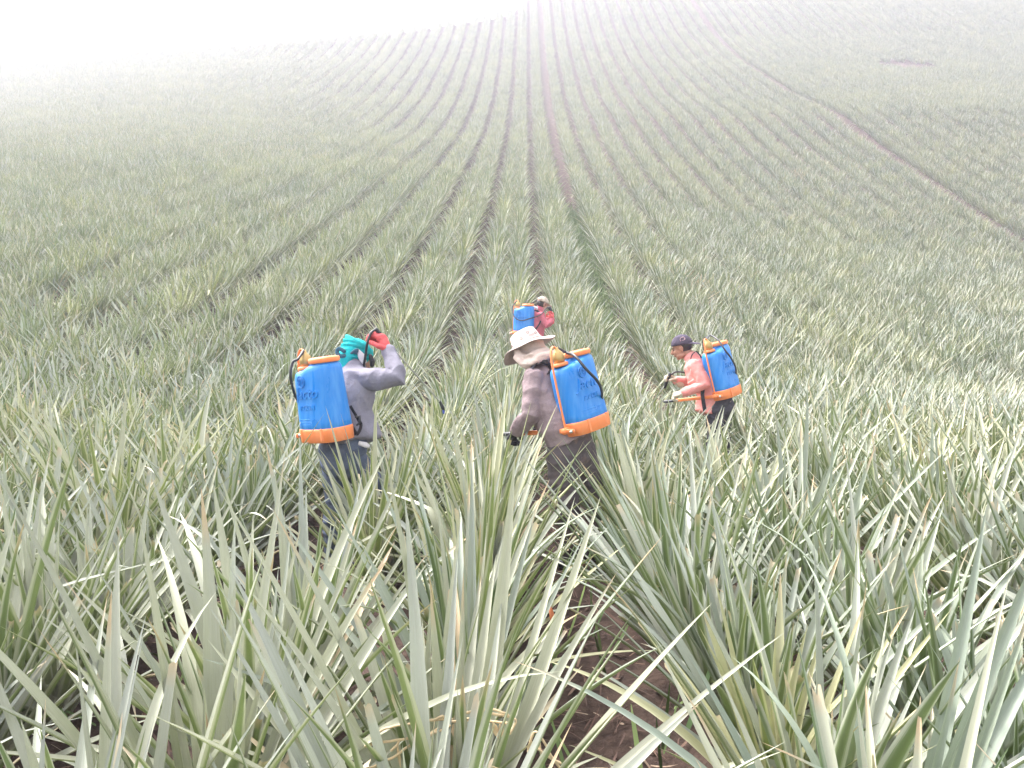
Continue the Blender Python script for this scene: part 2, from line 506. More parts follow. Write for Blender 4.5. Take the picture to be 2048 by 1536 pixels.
# ------------------------------------------------------------------ materials of people and gear
def mat_cloth(name, base, second, weave=260, stain=None, rough=0.85, amount=0.5, scale=7):
    t = NT(name)
    geo = t.n("ShaderNodeNewGeometry"); pos = geo.outputs['Position']
    n1 = t.noise(scale, 4, pos); n2 = t.noise(weave, 2, pos)
    c = t.mix(t.math('MULTIPLY', t.ramp(n1, [(0.35, 0.0), (0.68, 1.0)]), amount), base, second)
    if stain:
        n3 = t.noise(4.2, 5, pos, rough=0.65)
        c = t.mix(t.math('MULTIPLY', t.ramp(n3, [(0.48, 0.0), (0.62, 1.0)]), 0.7), c, stain)
    c = t.mix(1.0, c, t.ramp(n2, [(0.3, 0.86), (0.7, 1.1)]), 'MULTIPLY')
    t.l(c, t.b.inputs['Base Color'])
    t.b.inputs['Roughness'].default_value = rough
    t.b.inputs['Specular IOR Level'].default_value = 0.2
    mp = t.n('ShaderNodeMapping'); mp.inputs['Scale'].default_value = (1, 1, 1.9); mp.inputs['Rotation'].default_value = (0.5, 0.35, 0.2); t.l(pos, mp.inputs[0])
    fold = t.n('ShaderNodeTexNoise', noise_type='RIDGED_MULTIFRACTAL'); fold.inputs['Scale'].default_value = 7.0 if scale < 15 else 3.0; fold.inputs['Detail'].default_value = 3; t.l(mp.outputs[0], fold.inputs['Vector'])
    h = t.math('ADD', t.math('MULTIPLY', n2, 0.03), t.math('ADD', t.math('MULTIPLY', t.noise(38, 3, pos), 0.12), t.math('MULTIPLY', fold.outputs[0], 0.5 if scale < 15 else 0.05)))
    t.bump(h, 1.0, 0.045)
    return t.m

def mat_plastic(name, base, dirt, rough=0.38, amount=0.35, streaks=True):
    t = NT(name)
    tc = t.n("ShaderNodeNewGeometry"); mp = t.n("ShaderNodeMapping")
    mp.inputs['Scale'].default_value = (1, 1, 0.12)
    t.l(tc.outputs['Position'], mp.inputs[0])
    n1 = t.noise(26, 4, mp.outputs[0], rough=0.6); n2 = t.noise(9, 4, tc.outputs['Position'])
    c = t.mix(t.math('MULTIPLY', t.ramp(n1, [(0.42, 0.0), (0.72, 1.0)]), amount), base, dirt)
    c = t.mix(t.math('MULTIPLY', n2, 0.25), c, tuple(v * 0.75 for v in base))
    t.l(c, t.b.inputs['Base Color'])
    t.l(t.ramp(n1, [(0.3, rough - 0.08), (0.7, rough + 0.25)]), t.b.inputs['Roughness'])
    t.b.inputs['Specular IOR Level'].default_value = 0.5
    t.bump(n2, 0.10, 0.006)
    return t.m

def mat_plain(name, colr, rough=0.5, metal=0.0):
    t = NT(name); geo = t.n("ShaderNodeNewGeometry"); n = t.noise(60, 3, geo.outputs['Position'])
    c = t.mix(t.math('MULTIPLY', n, 0.5), colr, tuple(v * 0.6 for v in colr))
    t.l(c, t.b.inputs['Base Color']); t.b.inputs['Roughness'].default_value = rough; t.b.inputs['Metallic'].default_value = metal
    return t.m

BLUE = mat_plastic("blue_tank_plastic", (0.006, 0.20, 0.62), (0.16, 0.42, 0.74), rough=0.32, amount=0.42)
ORANGE = mat_plastic("orange_plastic", (0.84, 0.23, 0.065), (0.84, 0.42, 0.22), rough=0.42)
RUBBER = mat_plain("black_rubber", (0.018, 0.020, 0.026), 0.45)
STRAP = mat_cloth("black_strap_webbing", (0.022, 0.022, 0.028), (0.05, 0.05, 0.06))
BRASS = mat_plain("aged_brass", (0.52, 0.36, 0.14), 0.42, 0.5)
PALEORANGE = mat_plain("sun_faded_orange_plastic", (0.75, 0.42, 0.20), 0.5)
STEEL = mat_plain("lance_steel", (0.50, 0.52, 0.50), 0.3, 0.8)
NOZBLUE = mat_plain("blue_nozzle_plastic", (0.02, 0.06, 0.40), 0.4)
SKIN = mat_cloth("tanned_skin", (0.36, 0.185, 0.125), (0.42, 0.22, 0.15), weave=400, rough=0.5, amount=0.5, scale=20)
HAIR = mat_plain("black_hair", (0.020, 0.016, 0.015), 0.55)
EYE = mat_plain("eye", (0.05, 0.03, 0.025), 0.2)
TEAL = mat_cloth("teal_cloth", (0.005, 0.34, 0.36), (0.02, 0.45, 0.46))
TEALDK = mat_cloth("dark_teal_hem", (0.03, 0.09, 0.13), (0.10, 0.16, 0.20))
WHITE = mat_cloth("white_cloth", (0.70, 0.66, 0.68), (0.58, 0.54, 0.56))
GREYSH = mat_cloth("grey_knit_shirt", (0.215, 0.205, 0.25), (0.17, 0.16, 0.20))
JEANS = mat_cloth("faded_blue_denim", (0.070, 0.088, 0.135), (0.15, 0.18, 0.24), scale=11, weave=320)
REDGL = mat_cloth("red_knit_glove", (0.62, 0.11, 0.11), (0.50, 0.08, 0.09), weave=420)
MAUVE = mat_cloth("dusty_mauve_shirt", (0.25, 0.187, 0.195), (0.33, 0.262, 0.27), stain=(0.16, 0.118, 0.125))
MUDDY = mat_cloth("muddy_grey_trousers", (0.085, 0.070, 0.075), (0.12, 0.10, 0.10), stain=(0.20, 0.125, 0.095))
BEIGE = mat_cloth("beige_cotton", (0.62, 0.50, 0.44), (0.55, 0.43, 0.37))
CREAM = mat_cloth("cream_hat_cotton", (0.60, 0.50, 0.46), (0.50, 0.41, 0.37))
UNDERBRIM = mat_cloth("hat_brim_underside", (0.40, 0.33, 0.31), (0.34, 0.28, 0.26))  # darker tone of the hat's cream, for the brim's downward faces
BLACKGL = mat_cloth("black_glove", (0.025, 0.025, 0.03), (0.05, 0.05, 0.055))
PINK = mat_cloth("salmon_pink_shirt", (0.66, 0.225, 0.20), (0.78, 0.42, 0.38))
DKPANT = mat_cloth("dark_grey_trousers", (0.040, 0.038, 0.050), (0.07, 0.065, 0.075))
DKCAP = mat_cloth("dark_purple_cap", (0.062, 0.050, 0.078), (0.085, 0.07, 0.10))
PALEGL = mat_cloth("pale_work_glove", (0.50, 0.44, 0.34), (0.38, 0.32, 0.24))
CRIMSON = mat_cloth("crimson_shirt", (0.48, 0.12, 0.155), (0.40, 0.095, 0.125))
CAMO = mat_cloth("faded_camouflage", (0.60, 0.52, 0.42), (0.28, 0.20, 0.17), scale=26, amount=0.9)
BOOT = mat_plain("rubber_boot", (0.03, 0.035, 0.045), 0.4)

# ------------------------------------------------------------------ shape helpers
def ring_frames(pts, side):
    n = len(pts); out = []
    for i in range(n):
        a = pts[max(0, i - 1)]; b = pts[min(n - 1, i + 1)]
        t = (b - a).normalized()
        s = side[i] if isinstance(side, list) else side
        s = (s - t * s.dot(t))
        if s.length < 1e-4: s = t.orthogonal()
        s.normalize()
        out.append((t, s, t.cross(s)))
    return out

def tube(bm, pts, rad, side=None, seg=16, cap=True, power=2.0):
    pts = [Vector(p) for p in pts]
    rad = [(r, r) if isinstance(r, (int, float)) else r for r in rad]
    if side is None: side = (pts[-1] - pts[0]).orthogonal()
    # rounded ends
    if cap:
        fr = ring_frames(pts, side)
        a0, a1 = [], []; r0, r1 = [], []
        for q in (0.92, 0.7, 0.38):
            k_ = math.sqrt(max(0, 1 - q * q))
            a0.append(pts[0] - fr[0][0] * min(rad[0]) * q); r0.append((rad[0][0] * k_, rad[0][1] * k_))
        for q in (0.38, 0.7, 0.92):
            k_ = math.sqrt(max(0, 1 - q * q))
            a1.append(pts[-1] + fr[-1][0] * min(rad[-1]) * q); r1.append((rad[-1][0] * k_, rad[-1][1] * k_))
        sd0 = side if not isinstance(side, list) else [side[0]] * 3 + side + [side[-1]] * 3
        pts2, rad2, side = a0 + pts + a1, r0 + rad + r1, sd0
    else: pts2, rad2 = pts, rad
    fr = ring_frames(pts2, side)
    rings = []
    for p, (t, s, b), (ra, rb) in zip(pts2, fr, rad2):
        ring = []
        for j in range(seg):
            an = 2 * math.pi * j / seg
            c, s_ = math.cos(an), math.sin(an)
            if power != 2.0:
                c = math.copysign(abs(c) ** (2 / power), c); s_ = math.copysign(abs(s_) ** (2 / power), s_)
            ring.append(bm.verts.new(p + s * ra * c + b * rb * s_))
        rings.append(ring)
    for a, b in zip(rings[:-1], rings[1:]):
        for j in range(seg):
            bm.faces.new((a[j], a[(j + 1) % seg], b[(j + 1) % seg], b[j]))
    bm.faces.new(list(reversed(rings[0]))); bm.faces.new(rings[-1])

def smooth_path(ctrl, n=24, closed=False):
    """Catmull-Rom through the points"""
    c = [Vector(p) for p in ctrl]; c = [c[0] * 2 - c[1]] + c + [c[-1] * 2 - c[-2]]
    out = []
    m = len(c) - 3
    for i in range(n + 1):
        u = i / n * m; k_ = min(int(u), m - 1); f = u - k_
        p0, p1, p2, p3 = c[k_:k_ + 4]
        out.append(0.5 * ((2 * p1) + (p2 - p0) * f + (2 * p0 - 5 * p1 + 4 * p2 - p3) * f * f + (3 * p1 - p0 - 3 * p2 + p3) * f ** 3))
    return out

def blob(bm, M, c, r, seg=16):
    """ellipsoid in the frame M"""
    res = bmesh.ops.create_uvsphere(bm, u_segments=seg, v_segments=seg // 2 + 2, radius=1.0)
    S = Matrix.Diagonal((*r, 1.0))
    bmesh.ops.transform(bm, matrix=M @ Matrix.Translation(c) @ S, verts=res['verts'])

def finish(name, bm, mat, parent=None, voxel=None, smooth=3, wrinkle=None, shade=True, bevel=0, sub=0):
    bmesh.ops.recalc_face_normals(bm, faces=bm.faces)
    me = bpy.data.meshes.new(name); bm.to_mesh(me); bm.free()
    o = bpy.data.objects.new(name, me); col.objects.link(o)
    if voxel or bevel or sub:
        if voxel:
            m = o.modifiers.new("r", 'REMESH'); m.mode = 'VOXEL'; m.voxel_size = voxel; m.adaptivity = 0
            if smooth:
                m = o.modifiers.new("s", 'SMOOTH'); m.factor = 0.5; m.iterations = smooth
        if bevel:
            m = o.modifiers.new("b", 'BEVEL'); m.width = bevel; m.segments = 2; m.limit_method = 'ANGLE'
        if sub:
            m = o.modifiers.new("u", 'SUBSURF'); m.levels = sub; m.render_levels = sub
        dg = bpy.context.evaluated_depsgraph_get()
        new = bpy.data.meshes.new_from_object(o.evaluated_get(dg))
        o.modifiers.clear(); o.data = new; bpy.data.meshes.remove(me); me = new
    me.name = name
    if wrinkle:
        amp, sc_, stretch, amp2 = wrinkle
        nrm = [v.normal.copy() for v in me.vertices]
        for v, n in zip(me.vertices, nrm):
            p = v.co
            w = noise.noise(Vector((p.x * sc_, p.y * sc_, p.z * sc_ * stretch)))
            w = 1 - abs(w) * 2.4                       # ridged: folds
            w2 = noise.noise(Vector((p.x * 5, p.y * 5, p.z * 5 + 9)))
            w3 = noise.noise(Vector((p.x * sc_ * 2.6 + 3, p.y * sc_ * 2.2, p.z * sc_ * 2.6 * stretch)))
            v.co = p + n * (amp * w * (0.5 + w2) + amp2 * w2 + amp * 0.4 * w3)
    if shade:
        me.polygons.foreach_set("use_smooth", np.ones(len(me.polygons), dtype=bool))
    me.materials.clear(); me.materials.append(mat)
    me.update()
    if parent is not None: o.parent = parent
    return o

def frame(f, u, c):
    """matrix whose columns are right, forward, up"""
    f = Vector(f).normalized(); u = Vector(u)
    r = f.cross(u).normalized(); u = r.cross(f).normalized()
    M = Matrix((( r.x, f.x, u.x, c[0]), (r.y, f.y, u.y, c[1]), (r.z, f.z, u.z, c[2]), (0, 0, 0, 1)))
    return M

def head_shape(bm, M, neck=None):
    blob(bm, M, (0, -0.008, 0.030), (0.074, 0.094, 0.086), 24)
    blob(bm, M, (0, 0.026, -0.030), (0.060, 0.066, 0.080), 20)
    blob(bm, M, (0, 0.060, -0.088), (0.028, 0.024, 0.020))
    blob(bm, M, (0, 0.083, 0.020), (0.048, 0.012, 0.014))
    for s in (-1, 1):
        blob(bm, M, (s * 0.036, 0.066, -0.028), (0.022, 0.020, 0.022))
        blob(bm, M, (s * 0.077, -0.004, -0.008), (0.008, 0.019, 0.032))
        blob(bm, M, (s * 0.050, 0.025, -0.070), (0.016, 0.040, 0.020))
    a = M @ Vector((0, 0.088, 0.012)); b = M @ Vector((0, 0.112, -0.030)); c = M @ Vector((0, 0.094, -0.036))
    tube(bm, [a, b], [0.009, 0.014], seg=10); tube(bm, [b, c], [0.013, 0.012], seg=10)
    blob(bm, M, (0, 0.091, -0.056), (0.022, 0.010, 0.0065)); blob(bm, M, (0, 0.089, -0.066), (0.019, 0.010, 0.0065))

def hand_shape(bm, wrist, fdir, pnorm, thumb, curl=1.0, inf=0.0, sc=1.0, skip_palm=False):
    """fdir: wrist to knuckles, pnorm: out of the palm, thumb: +1/-1 along fdir x pnorm"""
    f = Vector(fdir).normalized(); n = Vector(pnorm); n = (n - f * n.dot(f)).normalized(); a = f.cross(n) * thumb
    W = Vector(wrist)
    tube(bm, [W - f * 0.03, W, W + f * 0.045 * sc, W + f * 0.092 * sc], [(0.027 + inf, 0.021 + inf), (0.028 + inf, 0.021 + inf), (0.041 + inf, 0.019 + inf), (0.042 + inf, 0.015 + inf)], side=a, seg=14)
    for k_, (off, ln) in enumerate(((0.030, 0.93), (0.0105, 1.0), (-0.010, 0.95), (-0.029, 0.78))):
        p = W + f * (0.090 - abs(k_ - 1.2) * 0.004) * sc + a * off * sc
        d = (f + a * off * 2.0).normalized(); ang = 0; pts = [p - d * 0.012, p]
        for L, c in ((0.045, 0.75), (0.028, 1.05), (0.022, 0.7)):
            ang += c * curl * (1 + 0.06 * k_)
            dd = d * math.cos(ang) + n * math.sin(ang)
            pts.append(pts[-1] + dd * L * ln * sc)
        r = 0.0088 if k_ < 3 else 0.0076
        tube(bm, pts, [(r + inf) * sc] * 2 + [(r + inf) * sc * q for q in (0.95, 0.9, 0.8)], side=a, seg=10)
    p = W + f * 0.022 * sc + a * 0.028 * sc
    d1 = (f * 0.55 + a * 0.75 + n * 0.35).normalized(); d2 = (f * 0.8 + a * 0.15 + n * 0.7 * curl).normalized(); d3 = (f * 0.6 - a * 0.35 + n * 0.8 * curl).normalized()
    q = [p - d1 * 0.01, p + d1 * 0.030 * sc]; q.append(q[-1] + d2 * 0.032 * sc); q.append(q[-1] + d3 * 0.026 * sc)
    tube(bm, q, [0.014 + inf, 0.012 + inf, 0.0105 + inf, 0.009 + inf], side=n, seg=10)

def lerp(a, b, t): return a + (b - a) * t

def foot_pose(xy, toe, yaw_lift=0.0):
    z = ground(xy[0], xy[1])
    an = Vector((xy[0], xy[1], z + 0.095 + yaw_lift))
    return an

def build_person(S):
    """S: joints in world space and what is worn"""
    side = S['side'].normalized()                       # from the left shoulder to the right
    fw = S['fwd'].normalized()
    pel, waist, chest, ush, neck = S['spine']
    H = S['head']                                       # matrix
    k_ = S.get('k', 1.0)
    def torso(bm, inf, low=True, d=0.0):
        pts = [pel - (waist - pel) * 0.35, pel, waist, chest, ush, lerp(ush, neck, 0.75)]
        hw = [0.150, 0.162, 0.142, 0.165, 0.158, 0.075]; hd = [0.105, 0.112, 0.098, 0.118, 0.100, 0.060]
        if not low: pts, hw, hd = pts[1:], hw[1:], hd[1:]
        tube(bm, pts, [((a + inf) * k_, (b + inf + d) * k_) for a, b in zip(hw, hd)], side=side, seg=28, power=2.3)
    def arm(bm, A, inf, upto=1.0):
        sh, el, wr = A
        pts = [sh, lerp(sh, el, 0.5), el, lerp(el, wr, 0.35), lerp(el, wr, upto)]
        tube(bm, pts, [(0.052 + inf) * k_, (0.045 + inf) * k_, (0.038 + inf * 1.1) * k_, (0.037 + inf) * k_, (0.026 + inf * (1.0 if upto == 1 else 1.2)) * k_], seg=18)
    def leg(bm, Lg, inf, end=1.0):
        hp, kn, an = Lg
        e = lerp(kn, an, end)
        tube(bm, [hp, lerp(hp, kn, 0.5), kn, lerp(kn, an, 0.35), e], [(0.088 + inf) * k_, (0.075 + inf) * k_, (0.056 + inf) * k_, (0.056 + inf) * k_, (0.038 + inf * 1.5) * k_], seg=18)
    bm = bmesh.new()
    torso(bm, -0.006)
    tube(bm, [lerp(ush, neck, 0.5), neck, H @ Vector((0, -0.012, -0.04))], [0.062, 0.054, 0.052], seg=14)
    head_shape(bm, H)
    for A in (S['armL'], S['armR']): arm(bm, A, -0.004)
    for Lg in (S['legL'], S['legR']): leg(bm, Lg, -0.004)
    for hh in S['hands']:
        hand_shape(bm, *hh[:5], inf=-0.001, sc=hh[6] if len(hh) > 6 else 1.0)
    for Lg, toe in ((S['legL'], S['toe'][0]), (S['legR'], S['toe'][1])):
        an = Lg[2]; tube(bm, [an - Vector((0, 0, .03)) - toe * 0.05, an + toe * 0.10 - Vector((0, 0, .055))], [(0.036, 0.034), (0.040, 0.024)], side=toe.cross(Vector((0, 0, 1))), seg=12)
    body = finish("person", bm, SKIN, voxel=0.0055, smooth=2)
    # clothes
    bm = bmesh.new()
    sh_inf = S.get('shirt_inf', 0.016)
    tube(bm, [waist, chest, ush, lerp(ush, neck, 0.75)], [((a + sh_inf) * k_, (b_ + sh_inf) * k_) for a, b_ in ((0.150, 0.104), (0.165, 0.118), (0.158, 0.100), (0.075, 0.060))], side=side, seg=28, power=2.3)
    hem = S['hem']
    tube(bm, [chest, waist, hem[0], hem[1]], [((0.165 + sh_inf), 0.118 + sh_inf), (0.158 + sh_inf, 0.118 + sh_inf), S['hem_r'][0], S['hem_r'][1]], side=side, seg=28, power=2.3, cap=False)
    for A in (S['armL'], S['armR']): arm(bm, A, sh_inf * 0.95, upto=0.97)
    tube(bm, [lerp(ush, neck, 0.35), lerp(ush, neck, S.get('collar', 0.98))], [0.085, 0.064], seg=16)
    finish("shirt", bm, S['shirt'], body, voxel=0.006, smooth=3, wrinkle=S.get('wr', (0.010, 10, 0.55, 0.010)))
    bm = bmesh.new()
    torso_pts = [pel - (waist - pel) * 0.45, pel, lerp(pel, waist, 0.75)]
    tube(bm, torso_pts, [(0.155, 0.115), (0.176, 0.128), (0.158, 0.115)], side=side, seg=28, power=2.3)
    for Lg in (S['legL'], S['legR']): leg(bm, Lg, S.get('baggy', 0.016), end=0.93)
    finish("trousers", bm, S['trousers'], body, voxel=0.008, smooth=3, wrinkle=(0.012, 8.5, 1.5, 0.008))
    for Lg, toe in ((S['legL'], S['toe'][0]), (S['legR'], S['toe'][1])):
        bm = bmesh.new(); an = Lg[2]; kn = Lg[1]
        tube(bm, [an + (kn - an) * 0.35, an, an - Vector((0, 0, .045)) - toe * 0.02], [0.058, 0.050, 0.046], seg=14)
        tube(bm, [an - Vector((0, 0, .055)) - toe * 0.055, an + toe * 0.06 - Vector((0, 0, .055)), an + toe * 0.16 - Vector((0, 0, .068))], [(0.043, 0.038), (0.050, 0.040), (0.044, 0.026)], side=toe.cross(Vector((0, 0, 1))), seg=14)
        finish("boot", bm, BOOT, body, voxel=0.008, smooth=3)
    for hh in S['hands']:
        bm = bmesh.new(); hand_shape(bm, *hh[:5], inf=0.0035 if len(hh) < 7 else 0.006, sc=hh[6] if len(hh) > 6 else 1.0)
        w_ = Vector(hh[0]); f_ = Vector(hh[1]).normalized()
        tube(bm, [w_ - f_ * 0.055, w_ - f_ * 0.01], [0.037, 0.033], seg=14)
        finish("glove", bm, S['glove'], body, voxel=0.0035, smooth=1, wrinkle=(0.0012, 40, 1, 0.001))
    return body

def hose_part(bm, ctrl, r=0.0075, n=40):
    tube(bm, smooth_path(ctrl, n), [r] * (n + 1), seg=10)

# ------------------------------------------------------------------ knapsack sprayer
TW, TD = 0.180, 0.120           # half sizes of the tank
def tank_xy(an, w, d, pw=2.9):
    c, s = math.cos(an), math.sin(an)
    return (math.copysign(abs(c) ** (2 / pw), c) * w, math.copysign(abs(s) ** (2 / pw), s) * d)

def loft_rings(bm, rings, seg=56, pw=2.9, top=True, bottom=True, tilt=None):
    vs = []
    for (z, w, d, cx, cy) in rings:
        r = []
        for j in range(seg):
            x, y = tank_xy(2 * math.pi * j / seg, w, d, pw)
            x += cx; y += cy
            zz = z + (tilt(x, y, z) if tilt else 0)
            r.append(bm.verts.new((x, y, zz)))
        vs.append(r)
    for a, b in zip(vs[:-1], vs[1:]):
        for j in range(seg): bm.faces.new((a[j], a[(j + 1) % seg], b[(j + 1) % seg], b[j]))
    if bottom: bm.faces.new(list(reversed(vs[0])))
    if top: bm.faces.new(vs[-1])

def make_sprayer():
    """X = wearer's left, Y = away from the wearer's back, Z up; origin under the base"""
    root = bpy.data.objects.new("knapsack_sprayer", None); col.objects.link(root)
    bm = bmesh.new()
    def tilt(x, y, z): return (0.026 * (1 / (1 + math.exp((x - 0.01) * 60))) - 0.012 * x / TW) if z > 0.40 else 0.0
    rg = [(0.080, TW - .004, TD - .004, 0, 0)]
    for i in range(9):
        z = 0.085 + 0.335 * i / 8
        rg.append((z, TW - 0.010 * i / 8, TD - 0.012 * i / 8, 0, 0))
    rg += [(0.442, TW - .014, TD - .016, 0, 0), (0.458, TW - .024, TD - .026, 0, 0), (0.465, TW - .045, TD - .045, 0, 0), (0.467, TW - .09, TD - .08, 0, 0)]
    loft_rings(bm, rg, tilt=tilt)
    # round filler neck under the cap
    loft_rings(bm, [(0.455, .088, .088, -.073, 0), (0.485, .086, .086, -.073, 0), (0.505, .082, .082, -.073, 0)], seg=36, pw=2.0)
    # moulded carrying ridge
    loft_rings(bm, [(0.452, .035, .03, .035, 0), (0.492, .030, .026, .035, 0)], seg=20, pw=3)
    tank = finish("tank", bm, BLUE, root)
    # raised lettering and emblem on the outer face
    def surf(x):
        return (TD - .006) * max(0.0, 1 - abs(x / (TW - .006)) ** 2.9) ** (1 / 2.9)
    def letters(txt, size, x0, z0, shear, name="lettering", th=0.0035):
        cu = bpy.data.curves.new(name, 'FONT'); cu.body = txt; cu.size = size; cu.shear = shear
        cu.extrude = th; cu.offset = 0.0006; cu.resolution_u = 3; cu.space_character = 1.05
        tmp = bpy.data.objects.new("t", cu); col.objects.link(tmp)
        dg = bpy.context.evaluated_depsgraph_get()
        me = bpy.data.meshes.new_from_object(tmp.evaluated_get(dg))
        bpy.data.objects.remove(tmp)
        for v in me.vertices:
            x = x0 - v.co.x; z = z0 + v.co.y
            v.co = Vector((x, surf(x) + v.co.z + 0.0005, z))
        return link(name, me, BLUE, tank)
    letters("Jacto", 0.102, 0.120, 0.285, 0.30, th=0.005)
    letters("P.COM", 0.046, 0.088, 0.212, 0.15, th=0.0045)
    letters("PJH", 0.052, -0.010, 0.118, 0.15, th=0.0045)
    bm = bmesh.new()
    for i in range(3):
        z = 0.118 + 0.017 * i
        xs = [0.125 - 0.125 * q / 8 for q in range(9)]
        tube(bm, [Vector((x, surf(x) + 0.001, z + 0.0)) for x in xs], [0.0045] * 9, side=Vector((0, 0, 1)), seg=6)
    finish("stripe_mark", bm, BLUE, tank)
    bm = bmesh.new()
    pts = []
    for i in range(25):
        a = 2 * math.pi * i / 24; x = 0.045 + 0.034 * math.cos(a); pts.append(Vector((x, surf(x) + .001, 0.395 + 0.036 * math.sin(a))))
    tube(bm, pts, [0.0042] * 25, side=Vector((0, 1, 0)), seg=6, cap=False)
    pts = []
    for i in range(17):                                    # the curl inside the ring
        a = -0.6 + 4.6 * i / 16; q = 0.021 - 0.006 * i / 16; x = 0.045 + q * math.cos(a); pts.append(Vector((x, surf(x) + .001, 0.395 + q * math.sin(a))))
    tube(bm, pts, [0.004] * 17, side=Vector((0, 1, 0)), seg=6)
    finish("emblem", bm, BLUE, tank)
    # base
    bm = bmesh.new()
    loft_rings(bm, [(0.0, TW - .004, TD - .004, 0, 0), (0.004, TW + .002, TD + .002, 0, 0), (0.075, TW + .005, TD + .005, 0, 0), (0.088, TW + .003, TD + .003, 0, 0), (0.090, TW - .006, TD - .006, 0, 0)])
    base = finish("base", bm, ORANGE, root)
    bm = bmesh.new()
    for xx in (-0.09, 0.10):
        for r_ in (0, ):
            tube(bm, [Vector((xx, surf(xx) + .009, 0.012)), Vector((xx, surf(xx) + .010, 0.088))], [(0.012, 0.004)] * 2, side=Vector((1, 0, 0)), seg=8, power=4)
    finish("rib", bm, ORANGE, base)
    # cap with a rounded rim
    bm = bmesh.new()
    loft_rings(bm, [(0.498, .094, .094, -.073, 0), (0.504, .099, .099, -.073, 0), (0.523, .099, .099, -.073, 0), (0.531, .094, .094, -.073, 0), (0.534, .070, .070, -.073, 0)], seg=48, pw=2.0)
    finish("cap", bm, ORANGE, root)
    # pump: orange collar, brass air chamber
    bm = bmesh.new()
    loft_rings(bm, [(0.462, .052, .052, .110, 0), (0.468, .055, .055, .110, 0), (0.482, .053, .053, .110, 0), (0.486, .043, .043, .110, 0)], seg=30, pw=2.0)
    finish("pump_collar", bm, ORANGE, root)
    bm = bmesh.new()
    loft_rings(bm, [(0.488, .036, .036, .110, 0), (0.520, .040, .040, .110, 0), (0.548, .036, .036, .110, 0), (0.565, .022, .022, .110, 0), (0.575, .014, .014, .110, 0), (0.592, .012, .012, .110, 0)], seg=24, pw=2.0)
    finish("air_chamber", bm, BRASS, root)
    # connecting rod over the top and down the left side to the lever
    bm = bmesh.new()
    rp = smooth_path([(0.110, .0, 0.575), (0.135, .0, 0.598), (0.165, .0, 0.575), (0.186, .0, 0.50), (0.198, .0, 0.30), (0.204, .0, 0.16), (0.206, .0, 0.055)], 30)
    tube(bm, rp, [(0.0075, 0.005)] * 31, side=Vector((0, 1, 0)), seg=10, power=3)
    finish("connecting_rod", bm, ORANGE, root)
    bm = bmesh.new()
    tube(bm, [Vector((0.175, 0.00, 0.050)), Vector((0.225, 0.00, 0.050))], [0.022, 0.022], seg=14)
    tube(bm, [Vector((0.215, 0.070, 0.042)), Vector((0.215, 0.0, 0.050)), Vector((0.215, -0.20, 0.062)), Vector((0.215, -0.44, 0.075))], [(0.016, 0.008)] * 4, side=Vector((0, 0, 1)), seg=10, power=4)
    lever = finish("pump_lever", bm, ORANGE, root)
    bm = bmesh.new()
    tube(bm, [Vector((0.215, -0.43, 0.074)), Vector((0.215, -0.55, 0.080))], [0.015, 0.015], seg=12)
    finish("grip", bm, RUBBER, lever)
    bm = bmesh.new()
    tube(bm, [Vector((0.20, 0.060, 0.044)), Vector((0.233, 0.060, 0.044))], [0.010, 0.010], seg=8)
    tube(bm, [Vector((0.20, 0.0, 0.050)), Vector((0.236, 0.0, 0.050))], [0.009, 0.009], seg=8)
    finish("bolt", bm, STEEL, lever)
    return root

SPR = make_sprayer()
SPR_PARTS = list(SPR.children)
sprayers = []
def sprayer_at(base, back, up):
    if not sprayers: r = SPR
    else:
        r = SPR.copy(); col.objects.link(r)
        for ch in SPR_PARTS:
            c = ch.copy(); col.objects.link(c); c.parent = r
            for g in list(ch.children):
                g2 = g.copy(); col.objects.link(g2); g2.parent = c
    U = Vector(up).normalized(); B = Vector(back); B = (B - U * B.dot(U)).normalized(); L = B.cross(U)
    r.matrix_world = Matrix(((L.x, B.x, U.x, base.x), (L.y, B.y, U.y, base.y), (L.z, B.z, U.z, base.z), (0, 0, 0, 1)))
    r["_m"] = 0
    del r["_m"]
    sprayers.append(r)
    return r

def world_part(name, bm, mat, root, **k):
    """a part modelled in world space, handed to its thing"""
    o = finish(name, bm, mat, None, **k)
    inv = root_matrix(root).inverted()
    o.data.transform(inv)
    o.parent = root
    return o
def root_matrix(r):
    return r.matrix_basis.copy() if r.parent is None else root_matrix(r.parent) @ r.matrix_basis

def ribbon(bm, pts, nrm, w=0.022, th=0.003):
    n = len(pts)
    tube(bm, pts, [(w, th)] * n, side=nrm, seg=8, power=4, cap=False)

def v(x, y, z=0.0): return Vector((x, y, z))
UP = v(0, 0, 1)

# ================================================================== the man in the grey shirt
def hip_leg(pel, side, s, knee, ankle_xy, toe, lift=0.0):
    hp = pel + side * (0.088 * s) - UP * 0.035
    return (hp, knee, foot_pose(ankle_xy, toe, lift))

